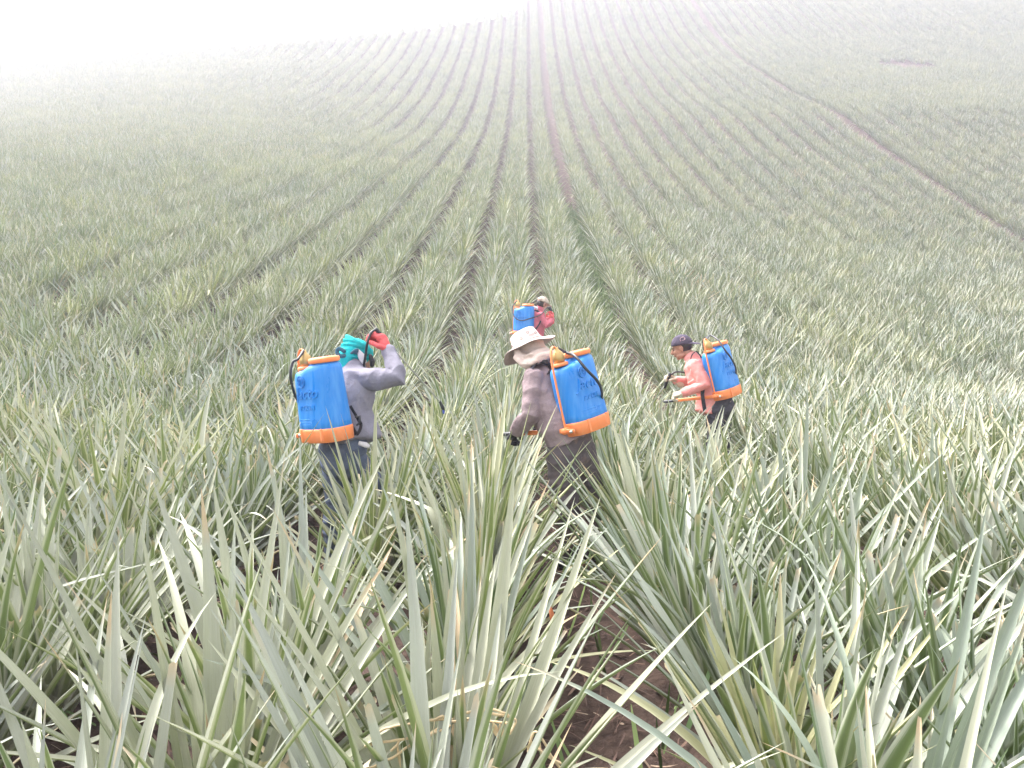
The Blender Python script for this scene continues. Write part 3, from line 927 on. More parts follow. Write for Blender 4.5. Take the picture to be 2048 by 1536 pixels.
def man_grey():
    f = v(0.62, 0.78).normalized(); sd = v(0.78, -0.62).normalized()
    D = 5.32
    pel = P(684, 902, D); waist = P(688, 850, D + .02); chest = P(698, 793, D + .06); ush = P(703, 757, D + .10); neck = P(704, 738, D + .13)
    H = frame((0.72, 0.58, -0.38), (0.25, 0.2, 1), P(712, 716, D + .19))
    shR = P(737, 757, D - .02); elR = P(800, 757, D - .10); wrR = P(776, 703, D + .02)
    shL = P(672, 757, D + .24); elL = P(690, 835, D + .40); wrL = P(706, 856, D + .48)
    toe = v(0.6, 0.8).normalized()
    kr = P(672, 1000, D + .02); al = P(664, 1090, D - .05)
    kf = P(762, 985, D + .12)
    S = dict(side=sd, fwd=f, spine=(pel, waist, chest, ush, neck), head=H,
             armR=(shR, elR, wrR), armL=(shL, elL, wrL),
             legL=hip_leg(pel, sd, -0.75, kr, (al.x, al.y), toe), legR=hip_leg(pel, sd, 0.8, kf, (P(770, 1090, D + .1).x, P(770, 1090, D + .1).y + 0.05), toe),
             toe=(toe, toe), hands=[(wrR, P(764, 676, D + .04) - wrR, v(-0.75, 0.35, -0.3), 1, 0.85, 0.0, 1.22), (wrL, v(0.0, 0.9, -0.2), v(0.3, -0.3, -1), 1, 0.8)],
             hem=(P(710, 852, D + .02), P(717, 884, D + .0)), hem_r=((0.150, 0.148), (0.145, 0.165)),
             shirt=GREYSH, trousers=JEANS, glove=REDGL, shirt_inf=0.020)
    b = build_person(S)
    tag(b, "person in a grey long-sleeved shirt and teal headscarf raising a red-gloved hand", "person", "people spraying the pineapple field")
    # teal cloth wound round the head
    bm = bmesh.new()
    blob(bm, H, (0, -0.012, 0.040), (0.093, 0.108, 0.092), 24)
    tube(bm, [H @ v(0, -0.065, 0.05), H @ v(0, -0.085, -0.02), H @ v(0, -0.085, -0.085)], [(0.085, 0.05), (0.088, 0.05), (0.080, 0.035)], side=(H.to_3x3() @ v(1, 0, 0)), seg=20)
    tube(bm, [H @ v(0.06, -0.01, 0.02), H @ v(0.072, -0.02, -0.04), H @ v(0.060, -0.04, -0.10)], [(0.05, 0.025)] * 3, side=(H.to_3x3() @ v(0, 1, 0)), seg=14)
    tube(bm, [H @ v(-0.06, -0.01, 0.02), H @ v(-0.072, -0.02, -0.04), H @ v(-0.060, -0.04, -0.10)], [(0.05, 0.025)] * 3, side=(H.to_3x3() @ v(0, 1, 0)), seg=14)
    for i in range(5):                                     # twisted turns of the band
        pts = []
        for j in range(33):
            a = 2 * math.pi * j / 32
            pts.append(H @ v(0.098 * math.cos(a) * (1 - .03 * i), -0.010 + 0.112 * math.sin(a) * (1 - .03 * i), 0.012 + 0.022 * i + 0.020 * math.sin(a + i * 0.9)))
        tube(bm, pts, [0.0125] * 33, seg=8, side=UP, cap=False)
    finish("headscarf", bm, TEAL, b, voxel=0.0045, smooth=1, wrinkle=(0.004, 26, 0.5, 0.003))
    bm = bmesh.new()
    tube(bm, smooth_path([P(688, 702, D + .07), P(678, 697, D + .07), P(674, 704, D + .07), P(680, 712, D + .07), P(690, 712, D + .07)], 16), [0.014] * 17, seg=10)
    tube(bm, smooth_path([P(700, 709, D + .08), P(708, 702, D + .06), P(715, 699, D + .06), P(712, 706, D + .07)], 12), [0.010] * 13, seg=10)
    finish("scarf_knot", bm, TEALDK, b, voxel=0.004, smooth=2)
    bm = bmesh.new()
    tube(bm, [P(717, 702, D + .08), P(723, 712, D + .08), P(727, 724, D + .09)], [(0.012, 0.012), (0.026, 0.016), (0.022, 0.016)], side=v(1, 0, 0), seg=14)
    finish("face_cloth", bm, WHITE, b, voxel=0.004, smooth=2)
    bm = bmesh.new()
    tube(bm, [P(741, 712, D + .12), P(745, 722, D + .12), P(744, 730, D + .13)], [(0.014, 0.014), (0.02, 0.02), (0.016, 0.016)], side=v(1, 0, 0), seg=14)
    finish("face_mask", bm, RUBBER, b, voxel=0.004, smooth=2)
    # white cloth showing under the hem
    bm = bmesh.new()
    tube(bm, [P(718, 886, D - .12), P(732, 890, D - .11), P(738, 893, D - .09)], [(0.014, 0.005), (0.018, 0.005), (0.012, 0.004)], side=UP, seg=10)
    finish("undershirt", bm, WHITE, b)
    # sprayer
    base = P(656, 880, D - .16)
    r = sprayer_at(base, (-0.60, -0.80, 0), (-0.125, 0.08, 1))
    tag(r, "blue and orange knapsack sprayer on the back of the grey-shirted man", "sprayer", "blue knapsack sprayers")
    bm = bmesh.new()
    M = root_matrix(r)
    top = M @ v(0.110, 0, 0.590)
    hose_part(bm, [top, P(596, 718, D - .22), P(586, 724, D - .24), P(581, 745, D - .26), P(583, 765, D - .24), P(590, 790, D - .15), P(610, 830, D - .05)], 0.0085)
    world_part("hose", bm, RUBBER, r)
    hand = P(757, 664, D + .03)
    bm = bmesh.new()
    hose_part(bm, [P(716, 775, D + .16), P(728, 728, D + .08), P(734, 690, D + .00), P(741, 668, D + .00), P(750, 660, D + .02), hand], 0.0085)
    world_part("hose", bm, RUBBER, r)
    bm = bmesh.new()
    noz = P(882, 806, D + .75)
    l0 = P(752, 659, D + .03); dirn = (noz - l0)
    tube(bm, [l0 + dirn * 0.10, noz], [0.0065, 0.006], seg=8)
    lance = world_part("spray_lance", bm, STEEL, r)
    bm = bmesh.new()
    tube(bm, [l0, l0 + dirn * 0.05, l0 + dirn * 0.14], [(0.014, 0.011), (0.016, 0.012), (0.011, 0.010)], side=UP, seg=10)
    tube(bm, [l0 + dirn * 0.02, l0 + dirn * 0.02 + v(0.01, 0, -0.02), l0 + dirn * 0.12 + v(0.0, 0, -0.028)], [0.005] * 3, seg=8)
    o = world_part("trigger_handle", bm, RUBBER, r)
    bm = bmesh.new()
    tube(bm, [noz - dirn.normalized() * .02, noz + v(0.008, 0.01, -0.03), noz + v(.016, .01, -.05)], [0.009, 0.013, 0.011], seg=10)
    world_part("nozzle", bm, RUBBER, r)
    bm = bmesh.new()
    tube(bm, [noz + v(.016, .01, -.05), noz + v(.018, .01, -.078)], [0.009, 0.008], seg=10)
    world_part("nozzle_tip", bm, NOZBLUE, r)
    # strap and buckle hanging at the waist
    bm = bmesh.new()
    ribbon(bm, smooth_path([M @ v(-0.13, -0.11, 0.20), P(716, 838, D - .17), P(722, 852, D - .19), P(714, 868, D - .19), M @ v(-0.12, -0.11, 0.06)], 20), v(.8, -.6), 0.014)
    world_part("strap", bm, STRAP, r)
    bm = bmesh.new()
    tube(bm, [P(712, 834, D - .19), P(719, 832, D - .19), P(720, 845, D - .19), P(714, 850, D - .19)], [0.008, 0.010, 0.009, 0.006], seg=8)
    world_part("strap_buckle", bm, RUBBER, r)
man_grey()

# ================================================================== the man in the sun hat
def man_hat():
    f = v(-0.80, 0.60).normalized(); sd = v(0.60, 0.80).normalized()
    D = 5.42
    pel = P(1143, 896, D); waist = P(1128, 858, D - .02); chest = P(1103, 800, D + .03); ush = P(1088, 757, D + .08); neck = P(1078, 728, D + .12)
    H = frame((-0.80, 0.42, -0.58), (-0.44, 0.33, 1), P(1058, 702, D + .14))
    shL = P(1068, 757, D - .05); elL = P(1062, 830, D - .13); wrL = P(1034, 861, D + .0)
    shR = P(1108, 748, D + .24); elR = P(1120, 800, D + .40); wrR = P(1095, 842, D + .50)
    toe = v(-0.7, 0.7).normalized()
    kl = P(1132, 1000, D - .10); kr = P(1186, 995, D + .12)
    al = P(1150, 1090, D - .05); ar = P(1192, 1080, D + .12)
    S = dict(side=sd, fwd=f, spine=(pel, waist, chest, ush, neck), head=H,
             armL=(shL, elL, wrL), armR=(shR, elR, wrR),
             legL=hip_leg(pel, sd, -1, kl, (al.x, al.y), toe), legR=hip_leg(pel, sd, 1, kr, (ar.x, ar.y), toe),
             toe=(toe, toe), hands=[(wrL, P(1018, 878, D + .10) - wrL, v(0.3, 0.1, -1), -1, 0.95), (wrR, v(-0.7, 0.5, -0.3), v(0.2, 0.2, -1), 1, 0.8)],
             hem=(P(1132, 868, D - .02), P(1138, 880, D - .02)), hem_r=((0.168, 0.128), (0.172, 0.130)),
             baggy=0.034, shirt=MAUVE, trousers=MUDDY, glove=BLACKGL, shirt_inf=0.024, wr=(0.013, 9.5, 0.6, 0.014))
    b = build_person(S)
    tag(b, "person in a wide sun hat, beige neck cloth and dusty mauve shirt bending forward", "person", "people spraying the pineapple field")
    # neck cloth: over the head, face and nape
    bm = bmesh.new()
    sh = H.to_3x3() @ v(1, 0, 0)
    blob(bm, H, (0, 0.0, 0.0), (0.088, 0.104, 0.100), 24)
    tube(bm, [H @ v(0, -0.01, 0.03), H @ v(0, -0.02, -0.05), lerp(H @ v(0, -0.02, -0.09), neck, 0.35), lerp(neck, ush, 0.45)],
         [(0.098, 0.110), (0.094, 0.108), (0.092, 0.105), (0.112, 0.098)], side=sh, seg=26)
    tube(bm, [H @ v(0, 0.04, -0.06), H @ v(0, 0.03, -0.115), H @ v(0, 0.005, -0.165)], [(0.07, 0.05), (0.066, 0.045), (0.04, 0.02)], side=sh, seg=18)
    tube(bm, smooth_path([P(1036, 716, D + .02), P(1050, 728, D - .02), P(1068, 722, D - .04), P(1088, 712, D - .03), P(1108, 710, D + .04)], 16), [(0.030, 0.034)] * 17, side=UP, seg=12)
    tube(bm, smooth_path([P(1034, 706, D + .04), P(1052, 714, D + .0), P(1074, 706, D - .01), P(1094, 702, D + .04)], 16), [(0.022, 0.026)] * 17, side=UP, seg=12)
    finish("neck_cloth", bm, BEIGE, b, voxel=0.005, smooth=2, wrinkle=(0.012, 9, 2.2, 0.010))
    # hat
    bm = bmesh.new(); seg = 64
    def wob(an, r): return 0.018 * math.cos(2 * an + 0.4) * (r / 0.19) ** 2 + 0.006 * math.sin(5 * an + 1) * (r / .19) ** 2
    prof = [(0.020, 0.158), (0.070, 0.154), (0.088, 0.143), (0.096, 0.110), (0.104, 0.058), (0.118, 0.050), (0.150, 0.040), (0.190, 0.022), (0.196, 0.017), (0.190, 0.015), (0.150, 0.034), (0.112, 0.044), (0.104, 0.055), (0.100, 0.090), (0.090, 0.120), (0.02, 0.140)]
    rings = []
    for r_, z in prof:
        rings.append([bm.verts.new(H @ v(r_ * math.cos(2 * math.pi * j / seg) * 0.97, r_ * 1.05 * math.sin(2 * math.pi * j / seg) - .012, z - .010 + (wob(2 * math.pi * j / seg, r_) if r_ > 0.112 else 0))) for j in range(seg)])
    for a, c in zip(rings[:-1], rings[1:]):
        for j in range(seg): bm.faces.new((a[j], a[(j + 1) % seg], c[(j + 1) % seg], c[j]))
    bm.faces.new(rings[0]); bm.faces.new(list(reversed(rings[-1])))
    hat = finish("sun_hat", bm, CREAM, b, wrinkle=(0.002, 22, 1, 0.004))
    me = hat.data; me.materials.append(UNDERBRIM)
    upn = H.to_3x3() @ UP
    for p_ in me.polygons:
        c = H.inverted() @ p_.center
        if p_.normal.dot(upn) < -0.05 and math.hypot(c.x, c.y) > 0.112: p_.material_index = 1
    bm = bmesh.new()
    for an in (-2.9, -2.35, -1.8, -0.6, 0.3, 1.2, 2.4):
        for dz in ((0.098, ) if an in (-2.35, ) else (0.078, )):
            c = v(0.104 * math.cos(an), 0.112 * math.sin(an) - .012, dz)
            n = v(math.cos(an), math.sin(an), 0)
            t1 = v(-math.sin(an), math.cos(an), 0)
            pts = [H @ (c + (t1 * math.cos(q) + UP * math.sin(q)) * 0.0085) for q in np.linspace(0, 2 * math.pi, 13)]
            tube(bm, pts, [0.0026] * 13, side=(H.to_3x3() @ n), seg=6, cap=False)
    finish("eyelet", bm, mat_plain("hat_eyelet", (0.28, 0.23, 0.22), 0.5), hat)
    bm = bmesh.new()
    pts = [H @ v(0.107 * math.cos(q), 0.114 * math.sin(q) - .012, 0.050) for q in np.linspace(0, 2 * math.pi, 49)]
    tube(bm, pts, [(0.006, 0.0025)] * 49, side=(H.to_3x3() @ UP), seg=6, cap=False)
    finish("hat_band", bm, CREAM, hat)
    # sprayer
    base = P(1174, 861, D - .06)
    r = sprayer_at(base, (0.74, -0.67, 0), (-0.245, 0.10, 1))
    M = root_matrix(r)
    tag(r, "blue and orange knapsack sprayer on the back of the sun-hatted man", "sprayer", "blue knapsack sprayers")
    bm = bmesh.new(); top = M @ v(0.110, 0, 0.590)
    hose_part(bm, [top, P(1133, 705, D - .10), P(1150, 712, D - .24), P(1172, 738, D - .30), P(1193, 760, D - .27), P(1203, 780, D - .16), P(1204, 810, D + .02)], 0.0095)
    world_part("hose", bm, RUBBER, r)
    bm = bmesh.new()
    ribbon(bm, smooth_path([M @ v(0.10, -0.12, 0.43), P(1100, 733, D - .02), P(1086, 720, D - .03), P(1072, 726, D - .05), P(1062, 742, D - .09), P(1066, 775, D - .10), P(1100, 815, D - .13), M @ v(0.14, -0.12, 0.10)], 30), v(.8, -.6, .3), 0.019)
    world_part("strap", bm, STRAP, r)
    bm = bmesh.new()
    tube(bm, [P(1082, 722, D - .055), P(1094, 726, D - .05)], [(0.016, 0.006)] * 2, side=UP, seg=8, power=4)
    world_part("strap_buckle", bm, RUBBER, r)
man_hat()

# ================================================================== the man in the pink shirt
def man_pink():
    f = v(-0.86, 0.50).normalized(); sd = v(0.50, 0.86).normalized()
    D = 7.78
    pel = P(1438, 806, D); waist = P(1424, 784, D); chest = P(1402, 750, D + .02); ush = P(1391, 727, D + .04); neck = P(1381, 712, D + .06)
    H = frame((-0.90, 0.34, -0.34), (-0.30, 0.12, 1), P(1364, 695, D + .08))
    shL = P(1388, 729, D - .12); elL = P(1409, 771, D - .20); wrL = P(1368, 785, D - .14)
    shR = P(1398, 724, D + .24); elR = P(1388, 764, D + .34); wrR = P(1352, 762, D + .22)
    toe = v(-0.8, 0.6).normalized()
    kl = P(1428, 868, D - .04); kr = P(1448, 868, D + .08)
    al = P(1412, 930, D - .02); ar = P(1442, 925, D + .10)
    S = dict(side=sd, fwd=f, spine=(pel, waist, chest, ush, neck), head=H,
             armL=(shL, elL, wrL), armR=(shR, elR, wrR),
             legL=hip_leg(pel, sd, -1, kl, (al.x, al.y), toe), legR=hip_leg(pel, sd, 1, kr, (ar.x, ar.y), toe),
             toe=(toe, toe), hands=[(wrL, P(1352, 789, D - .12) - wrL, v(0.2, 0.2, -1), -1, 1.0), (wrR, P(1336, 750, D + .20) - wrR, v(-0.3, -0.3, -0.9), 1, 0.95)],
             collar=0.62, hem=(P(1419, 806, D - .01), P(1413, 828, D - .02)), hem_r=((0.152, 0.118), (0.140, 0.110)),
             shirt=PINK, trousers=DKPANT, glove=PALEGL, shirt_inf=0.014, wr=(0.011, 11, 0.6, 0.008), k=0.93)
    b = build_person(S)
    tag(b, "person in a salmon pink shirt and backwards dark cap looking down", "person", "people spraying the pineapple field")
    # cap worn backwards
    bm = bmesh.new()
    res = bmesh.ops.create_uvsphere(bm, u_segments=32, v_segments=20, radius=1)
    for q in list(res['verts']):
        if q.co.z < -0.02: bm.verts.remove(q)
    bmesh.ops.transform(bm, matrix=H @ Matrix.Translation((0, -0.008, 0.030)) @ Matrix.Rotation(math.radians(6), 4, 'X') @ Matrix.Diagonal((0.086, 0.106, 0.098, 1)), verts=bm.verts)
    geom = bmesh.ops.solidify(bm, geom=list(bm.faces), thickness=0.004)
    cap = finish("cap", bm, DKCAP, b)
    bm = bmesh.new()
    pts = [H @ v(0, -0.085, 0.022), H @ v(0, -0.125, 0.008), H @ v(0, -0.160, -0.008), H @ v(0, -0.175, -0.014)]
    tube(bm, pts, [(0.074, 0.008), (0.072, 0.007), (0.055, 0.006), (0.03, 0.004)], side=(H.to_3x3() @ v(1, 0, 0)), seg=16)
    finish("visor", bm, DKCAP, cap)
    bm = bmesh.new()
    for k_ in range(3):
        pts = []
        for i in range(11):
            a = -0.5 + 2.6 * i / 10 + k_ * 1.7; q = 0.026 - 0.006 * k_
            yy_, zz_ = -0.045 + q * math.cos(a), 0.078 + q * 0.8 * math.sin(a)
            xx_ = -0.0875 * math.sqrt(max(0.02, 1 - ((yy_ + .008) / .108) ** 2 - ((zz_ - .030) / .1) ** 2)) - .001
            pts.append(H @ v(xx_, yy_, zz_))
        tube(bm, pts, [0.0028] * 11, seg=6, side=(H.to_3x3() @ v(1, 0, 0)))
    finish("cap_emblem", bm, mat_plain("faded_pink_print", (0.42, 0.27, 0.30), 0.7), cap)
    bm = bmesh.new()
    blob(bm, H, (0, -0.026, 0.018), (0.0775, 0.080, 0.078), 20)
    finish("hair", bm, HAIR, b)
    for s in (-1, 1):
        bm = bmesh.new(); blob(bm, H, (s * 0.031, 0.0805, -0.004), (0.012, 0.007, 0.005), 10); finish("eye", bm, EYE, b)
        bm = bmesh.new(); tube(bm, [H @ v(s * .016, .092, .022), H @ v(s * .034, .090, .026), H @ v(s * .052, .076, .018)], [0.0035, 0.0042, 0.003], seg=6); finish("eyebrow", bm, HAIR, b)
    base = P(1453, 794, D - .05)
    r = sprayer_at(base, (0.76, -0.65, 0), (-0.255, 0.12, 1))
    M = root_matrix(r)
    tag(r, "blue and orange knapsack sprayer on the back of the pink-shirted man", "sprayer", "blue knapsack sprayers")
    bm = bmesh.new(); top = M @ v(0.110, 0, 0.590)
    hose_part(bm, [top, P(1421, 671, D - .06), P(1436, 680, D - .18), P(1450, 700, D - .26), P(1462, 716, D - .25), P(1471, 735, D - .16), P(1472, 758, D + .02)], 0.0085)
    hose_part(bm, [top, P(1412, 674, D + .02), P(1406, 682, D + .10), P(1408, 700, D + .14)], 0.007, 16)
    world_part("hose", bm, RUBBER, r)
    bm = bmesh.new()
    hose_part(bm, [P(1392, 757, D + .16), P(1372, 746, D + .18), P(1352, 744, D + .18), P(1342, 750, D + .18), P(1334, 758, D + .16)], 0.0085)
    world_part("hose", bm, RUBBER, r)
    bm = bmesh.new()
    tube(bm, [P(1340, 748, D + .16), P(1333, 762, D + .18), P(1330, 775, D + .22)], [(0.018, 0.014), (0.022, 0.014), (0.013, 0.012)], side=UP, seg=10)
    world_part("trigger_handle", bm, RUBBER, r)
    bm = bmesh.new()
    tube(bm, [P(1331, 770, D + .22), P(1300, 812, D + .62)], [0.005, 0.0045], seg=8)
    world_part("spray_lance", bm, STEEL, r)
    bm = bmesh.new()
    ribbon(bm, smooth_path([M @ v(0.08, -0.12, 0.43), P(1403, 715, D - .06), P(1392, 703, D - .04), P(1382, 716, D - .06), P(1388, 740, D - .05)], 22), v(.8, -.6, .3), 0.007)
    ribbon(bm, smooth_path([P(1424, 778, D - .13), P(1410, 772, D - .17), P(1405, 785, D - .18), P(1407, 805, D - .17), P(1410, 822, D - .15)], 18), v(1, 0, 0), 0.018)
    world_part("strap", bm, STRAP, r)
man_pink()

# ================================================================== the man in the red shirt, farthest away
def man_red():
    f = v(0.88, 0.47).normalized(); sd = v(0.47, -0.88).normalized()
    D = 13.5
    pel = P(1068, 688, D); waist = P(1070, 670, D); chest = P(1073, 645, D); ush = P(1075, 629, D); neck = P(1078, 619, D)
    H = frame((0.86, 0.40, -0.32), (0.30, 0.1, 1), P(1085, 608, D))
    shR = P(1081, 631, D - .15); elR = P(1094, 652, D - .20); wrR = P(1105, 638, D - .12)
    shL = P(1072, 628, D + .16); elL = P(1084, 652, D + .22); wrL = P(1096, 640, D + .18)
    toe = v(0.8, 0.6).normalized()
    S = dict(side=sd, fwd=f, spine=(pel, waist, chest, ush, neck), head=H,
             armL=(shL, elL, wrL), armR=(shR, elR, wrR),
             legL=hip_leg(pel, sd, -1, P(1064, 735, D + .05), (P(1056, 770, D).x, P(1056, 770, D + .1).y), toe), legR=hip_leg(pel, sd, 1, P(1078, 735, D - .1), (P(1080, 770, D).x, P(1080, 770, D - .1).y), toe),
             toe=(toe, toe), hands=[(wrR, P(1106, 624, D - .1) - wrR, v(-0.9, 0.2, 0.1), 1, 0.9), (wrL, v(0.5, 0.2, 0.8), v(-0.5, -0.5, 0.3), -1, 0.9)],
             hem=(P(1070, 682, D), P(1070, 692, D)), hem_r=((0.165, 0.125), (0.165, 0.125)),
             shirt=CRIMSON, trousers=DKPANT, glove=REDGL, shirt_inf=0.016)
    b = build_person(S)
    tag(b, "person in a crimson shirt and camouflage cap, farthest of the four workers", "person", "people spraying the pineapple field")
    bm = bmesh.new()
    res = bmesh.ops.create_uvsphere(bm, u_segments=24, v_segments=16, radius=1)
    for q in list(res['verts']):
        if q.co.z < -0.02: bm.verts.remove(q)
    bmesh.ops.transform(bm, matrix=H @ Matrix.Translation((0, -0.006, 0.034)) @ Matrix.Rotation(math.radians(-6), 4, 'X') @ Matrix.Diagonal((0.084, 0.104, 0.094, 1)), verts=bm.verts)
    bmesh.ops.solidify(bm, geom=list(bm.faces), thickness=0.004)
    cap = finish("cap", bm, CAMO, b)
    bm = bmesh.new()
    tube(bm, [H @ v(0, 0.085, 0.030), H @ v(0, 0.13, 0.020), H @ v(0, 0.165, 0.002), H @ v(0, 0.178, -0.006)], [(0.074, 0.006), (0.072, 0.006), (0.055, 0.005), (0.03, 0.004)], side=(H.to_3x3() @ v(1, 0, 0)), seg=14)
    finish("visor", bm, CAMO, cap)
    bm = bmesh.new(); blob(bm, H, (0, -0.020, 0.004), (0.078, 0.088, 0.078), 18); finish("hair", bm, HAIR, b)
    for s in (-1, 1):
        bm = bmesh.new(); blob(bm, H, (s * 0.031, 0.0805, -0.004), (0.012, 0.007, 0.005), 10); finish("eye", bm, EYE, b)
    bm = bmesh.new()
    tube(bm, [P(1063, 616, D - .05), P(1068, 614, D - .08), P(1074, 617, D - .1)], [(0.02, 0.02)] * 3, seg=10, side=UP)
    finish("neck_towel", bm, WHITE, b, voxel=0.006, smooth=2, wrinkle=(0.004, 20, 1, .002))
    base = P(1048, 672, D - .08)
    r = sprayer_at(base, (-0.42, -0.90, 0), (0, 0.05, 1))
    M = root_matrix(r)
    tag(r, "blue knapsack sprayer on the back of the farthest, crimson-shirted man", "sprayer", "blue knapsack sprayers")
    bm = bmesh.new(); top = M @ v(0.110, 0, 0.590)
    hose_part(bm, [top, P(1030, 606, D - .1), P(1025, 615, D - .12), P(1026, 628, D - .18), P(1033, 638, D - .24), P(1045, 641, D - .27), P(1060, 637, D - .27), P(1076, 632, D - .24), P(1087, 624, D - .18), P(1094, 615, D - .14), P(1100, 617, D - .12)], 0.009, 60)
    world_part("hose", bm, RUBBER, r)
    bm = bmesh.new()
    tube(bm, [P(1099, 615, D - .12), P(1103, 622, D - .12)], [(0.03, 0.018), (0.024, 0.016)], seg=10, side=UP)
    world_part("trigger_handle", bm, RUBBER, r)
    bm = bmesh.new()
    tube(bm, [P(1103, 622, D - .1), P(1122, 650, D + .7)], [0.005, 0.0045], seg=8)
    world_part("spray_lance", bm, STEEL, r)
    bm = bmesh.new()
    ribbon(bm, smooth_path([M @ v(-0.10, -0.12, 0.42), P(1075, 622, D - .12), P(1082, 630, D - .19), P(1080, 645, D - .20), P(1070, 660, D - .17), M @ v(-0.12, -0.12, 0.08)], 22), v(.8, -.6, .3), 0.016)
    world_part("strap", bm, STRAP, r)
man_red()
# ------------------------------------------------------------------ small things in the field
def hit(px, py, lift=0.35):
    """where the line of sight through a pixel meets the plants' height"""
    D = 1.2
    while D < 130:
        q = P(px, py, D)
        if q.z < ground(q.x, q.y) + lift: return q
        D += 0.05
    return q

# dried-out plants, straw coloured, here and there
def dry_mesh(seed, n=26):
    V, Q, C = make_leaves(n, 8, 3, seed, hmax=0.80, cut=0.2, low=1)
    C[:, 3] = np.clip(C[:, 3] + 0.85, 0, 1)
    V[:, 2] *= 0.8
    m = np_mesh("dried_plant", V, Q, C); m.materials.append(LEAF); return m
dry = [dry_mesh(40 + i) for i in range(3)]
rd = random.Random(9)
SPOTS = [("beyond the pink-shirted man", [(1352, 552), (1376, 560), (1398, 575), (1370, 583), (1340, 545), (1392, 598)]),
         ("on the upper right slope", [(1590, 345), (1606, 352)]),
         ("near the right edge of the field", [(2026, 270), (2044, 274)]),
         ("left of the grey-shirted man", [(498, 800), (470, 815)])]
for where, pts in SPOTS:
    for (qx, qy) in pts:
        g = hit(qx, qy)
        o = bpy.data.objects.new("dried_plant", dry[rd.randrange(3)]); col.objects.link(o)
        o.location = (g.x, g.y, ground(g.x, g.y) + 0.06); o.rotation_euler = (rd.gauss(0, .1), rd.gauss(0, .1), rd.uniform(0, 6.3))
        s_ = rd.uniform(0.95, 1.15); o.scale = (s_, s_, s_)
        tag(o, "dried straw-coloured pineapple plant %s" % where, "dried plant", "dried plants %s" % where)

# dry weed stems with hanging husks, low in the foreground
STRAW = mat_plain("dry_straw", (0.60, 0.46, 0.28), 0.8)
def stalk(name, label, paths, D, husks):
    root = None
    bm = bmesh.new()
    for pth in paths:
        sp = smooth_path([P(a, b, D + c) for a, b, c in pth], 24)
        for q in sp: q += Vector((noise.noise(q * 40), noise.noise(q * 40 + Vector((5, 0, 0))), noise.noise(q * 40 + Vector((0, 7, 0))))) * 0.004
        tube(bm, sp, [0.0032] * 25, seg=6)
    root = finish(name, bm, STRAW)
    for (a, b, L, lean) in husks:
        bm = bmesh.new()
        t0 = P(a, b, D); t1 = P(a + lean * .5, b + L * .5, D + .01); t2 = P(a + lean, b + L, D)
        tube(bm, [t0, lerp(t0, t1, .5), t1, lerp(t1, t2, .5), t2], [(0.002, 0.002), (0.007, 0.003), (0.008, 0.003), (0.006, 0.002), (0.001, 0.001)], side=v(rd.uniform(-1, 1), rd.uniform(-1, 1), 0), seg=8)
        finish("husk", bm, STRAW, root)
    tag(root, label, "dry weed")
    return root
stalk("dry_weed", "brittle straw-coloured weed stems with husks arching over the foreground plant's left leaves",
      [[(730, 1492, 0.02), (790, 1480, 0), (845, 1476, 0), (900, 1445, .02), (960, 1442, .03), (1020, 1446, .02)],
       [(735, 1540, 0), (790, 1510, 0), (840, 1482, 0), (900, 1452, .0)],
       [(742, 1475, .02), (770, 1458, 0), (830, 1445, 0), (905, 1438, .01)],
       [(930, 1428, 0), (960, 1420, 0), (1000, 1422, 0), (1029, 1441, .01)],
       [(930, 1438, 0.02), (985, 1428, 0), (1029, 1441, .01), (1020, 1468, 0)],
       [(782, 1500, 0), (796, 1488, 0), (800, 1478, 0)], [(870, 1440, 0), (884, 1432, 0), (890, 1440, .01)]],
      1.95, [(758, 1466, 44, 10), (795, 1492, 42, 6), (986, 1446, 30, 10), (1000, 1450, 24, 4), (888, 1478, 20, 2)])
stalk("dry_weed", "short dry weed stem with curled husks caught between leaves right of bottom centre",
      [[(1060, 1484, 0), (1072, 1462, 0), (1090, 1490, 0), (1108, 1520, 0), (1125, 1545, 0)], [(1062, 1486, .01), (1085, 1505, 0), (1120, 1528, 0)]],
      1.95, [(1062, 1480, 30, -6), (1078, 1478, 32, 4)])

# the one orange-red dead leaf standing by the bare soil
bm = bmesh.new()
tube(bm, [P(1112, 1262, 3.0), P(1106, 1240, 3.0), P(1102, 1222, 3.0), P(1099, 1205, 3.02)], [(0.010, 0.0015), (0.013, 0.0015), (0.009, 0.0015), (0.001, 0.001)], side=v(.8, .5, 0), seg=8)
tag(finish("dead_leaf", bm, mat_plain("rust_orange_leaf", (0.55, 0.17, 0.06), 0.6)), "curled rust-orange dead leaf beside the bare soil, low centre", "dead leaf")

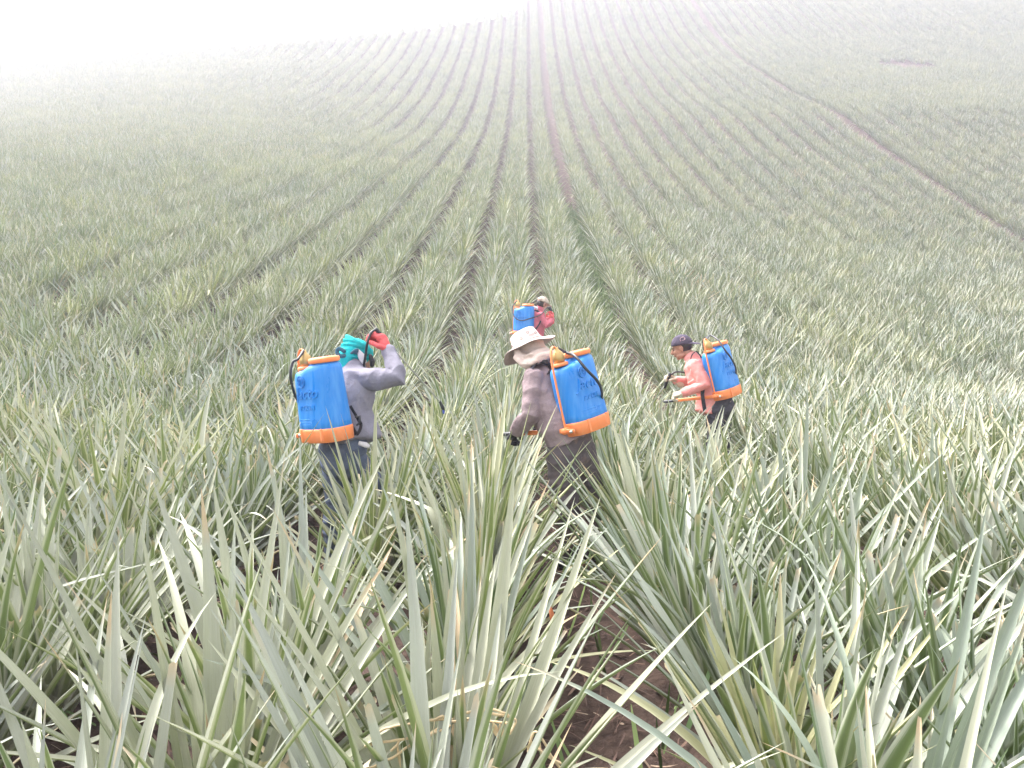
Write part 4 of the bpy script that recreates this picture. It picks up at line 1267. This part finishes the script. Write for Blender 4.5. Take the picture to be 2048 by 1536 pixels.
# a lone shrub on the left skyline
def shrub(px, D, h, label):
    q = P(px, 100, D); z = ground(q.x, q.y)
    r = np.random.default_rng(4)
    Vs, Qs, Cs = [], [], []
    for i in range(420):
        c = r.normal(0, 1, 3); c /= np.linalg.norm(c); c *= r.uniform(0.3, 1) ** 0.5
        c = np.array([q.x, q.y, z + h * 0.58]) + c * np.array([h * 0.55, h * 0.5, h * 0.42])
        a = r.normal(0, 1, 3); a /= np.linalg.norm(a); b = np.cross(a, r.normal(0, 1, 3)); b /= np.linalg.norm(b)
        s_ = 0.10
        Vs += [c - a * s_, c + b * s_ * .5, c + a * s_, c - b * s_ * .5]
        k0 = len(Vs) - 4; Qs.append([k0, k0 + 1, k0 + 2, k0 + 3]); Cs += [[r.random(), 0, 0, 0]] * 4
    o = link("shrub", np_mesh("shrub", np.array(Vs), np.array(Qs), np.array(Cs)), WEED)
    bm = bmesh.new(); tube(bm, [v(q.x, q.y, z - .1), v(q.x, q.y, z + h * .4)], [0.06, 0.03], seg=8)
    finish("trunk", bm, mat_plain("shrub_bark", (0.12, 0.09, 0.07), 0.9), o)
    tag(o, label, "shrub")
shrub(250, 101, 1.5, "lone low shrub fading into the mist on the left skyline")
# ------------------------------------------------------------------ the misty air
def build_haze():
    me = bpy.data.meshes.new("haze")
    bm = bmesh.new()
    x0, x1, y0, y1, z0, z1 = -140, 115, -9.5, 180, -16, 62
    vs = [bm.verts.new(v) for v in ((x0, y0, z0), (x1, y0, z0), (x1, y1, z0), (x0, y1, z0), (x0, y0, z1), (x1, y0, z1), (x1, y1, z1), (x0, y1, z1))]
    for f in ((0, 3, 2, 1), (4, 5, 6, 7), (0, 1, 5, 4), (1, 2, 6, 5), (2, 3, 7, 6), (3, 0, 4, 7)):
        bm.faces.new([vs[i] for i in f])
    bm.to_mesh(me); bm.free()
    m = bpy.data.materials.new("haze"); m.use_nodes = True
    nt = m.node_tree; nt.nodes.clear()
    o = nt.nodes.new("ShaderNodeOutputMaterial"); v = nt.nodes.new("ShaderNodeVolumePrincipled")
    v.inputs['Color'].default_value = (0.77, 0.755, 0.86, 1)
    v.inputs['Density'].default_value = HAZE_DENSITY
    v.inputs['Anisotropy'].default_value = 0.45
    nt.links.new(v.outputs[0], o.inputs['Volume'])
    h = link("haze", me, m)
    tag(h, "pale lilac mist thickening up the hillside", "haze", kind="stuff")
build_haze()
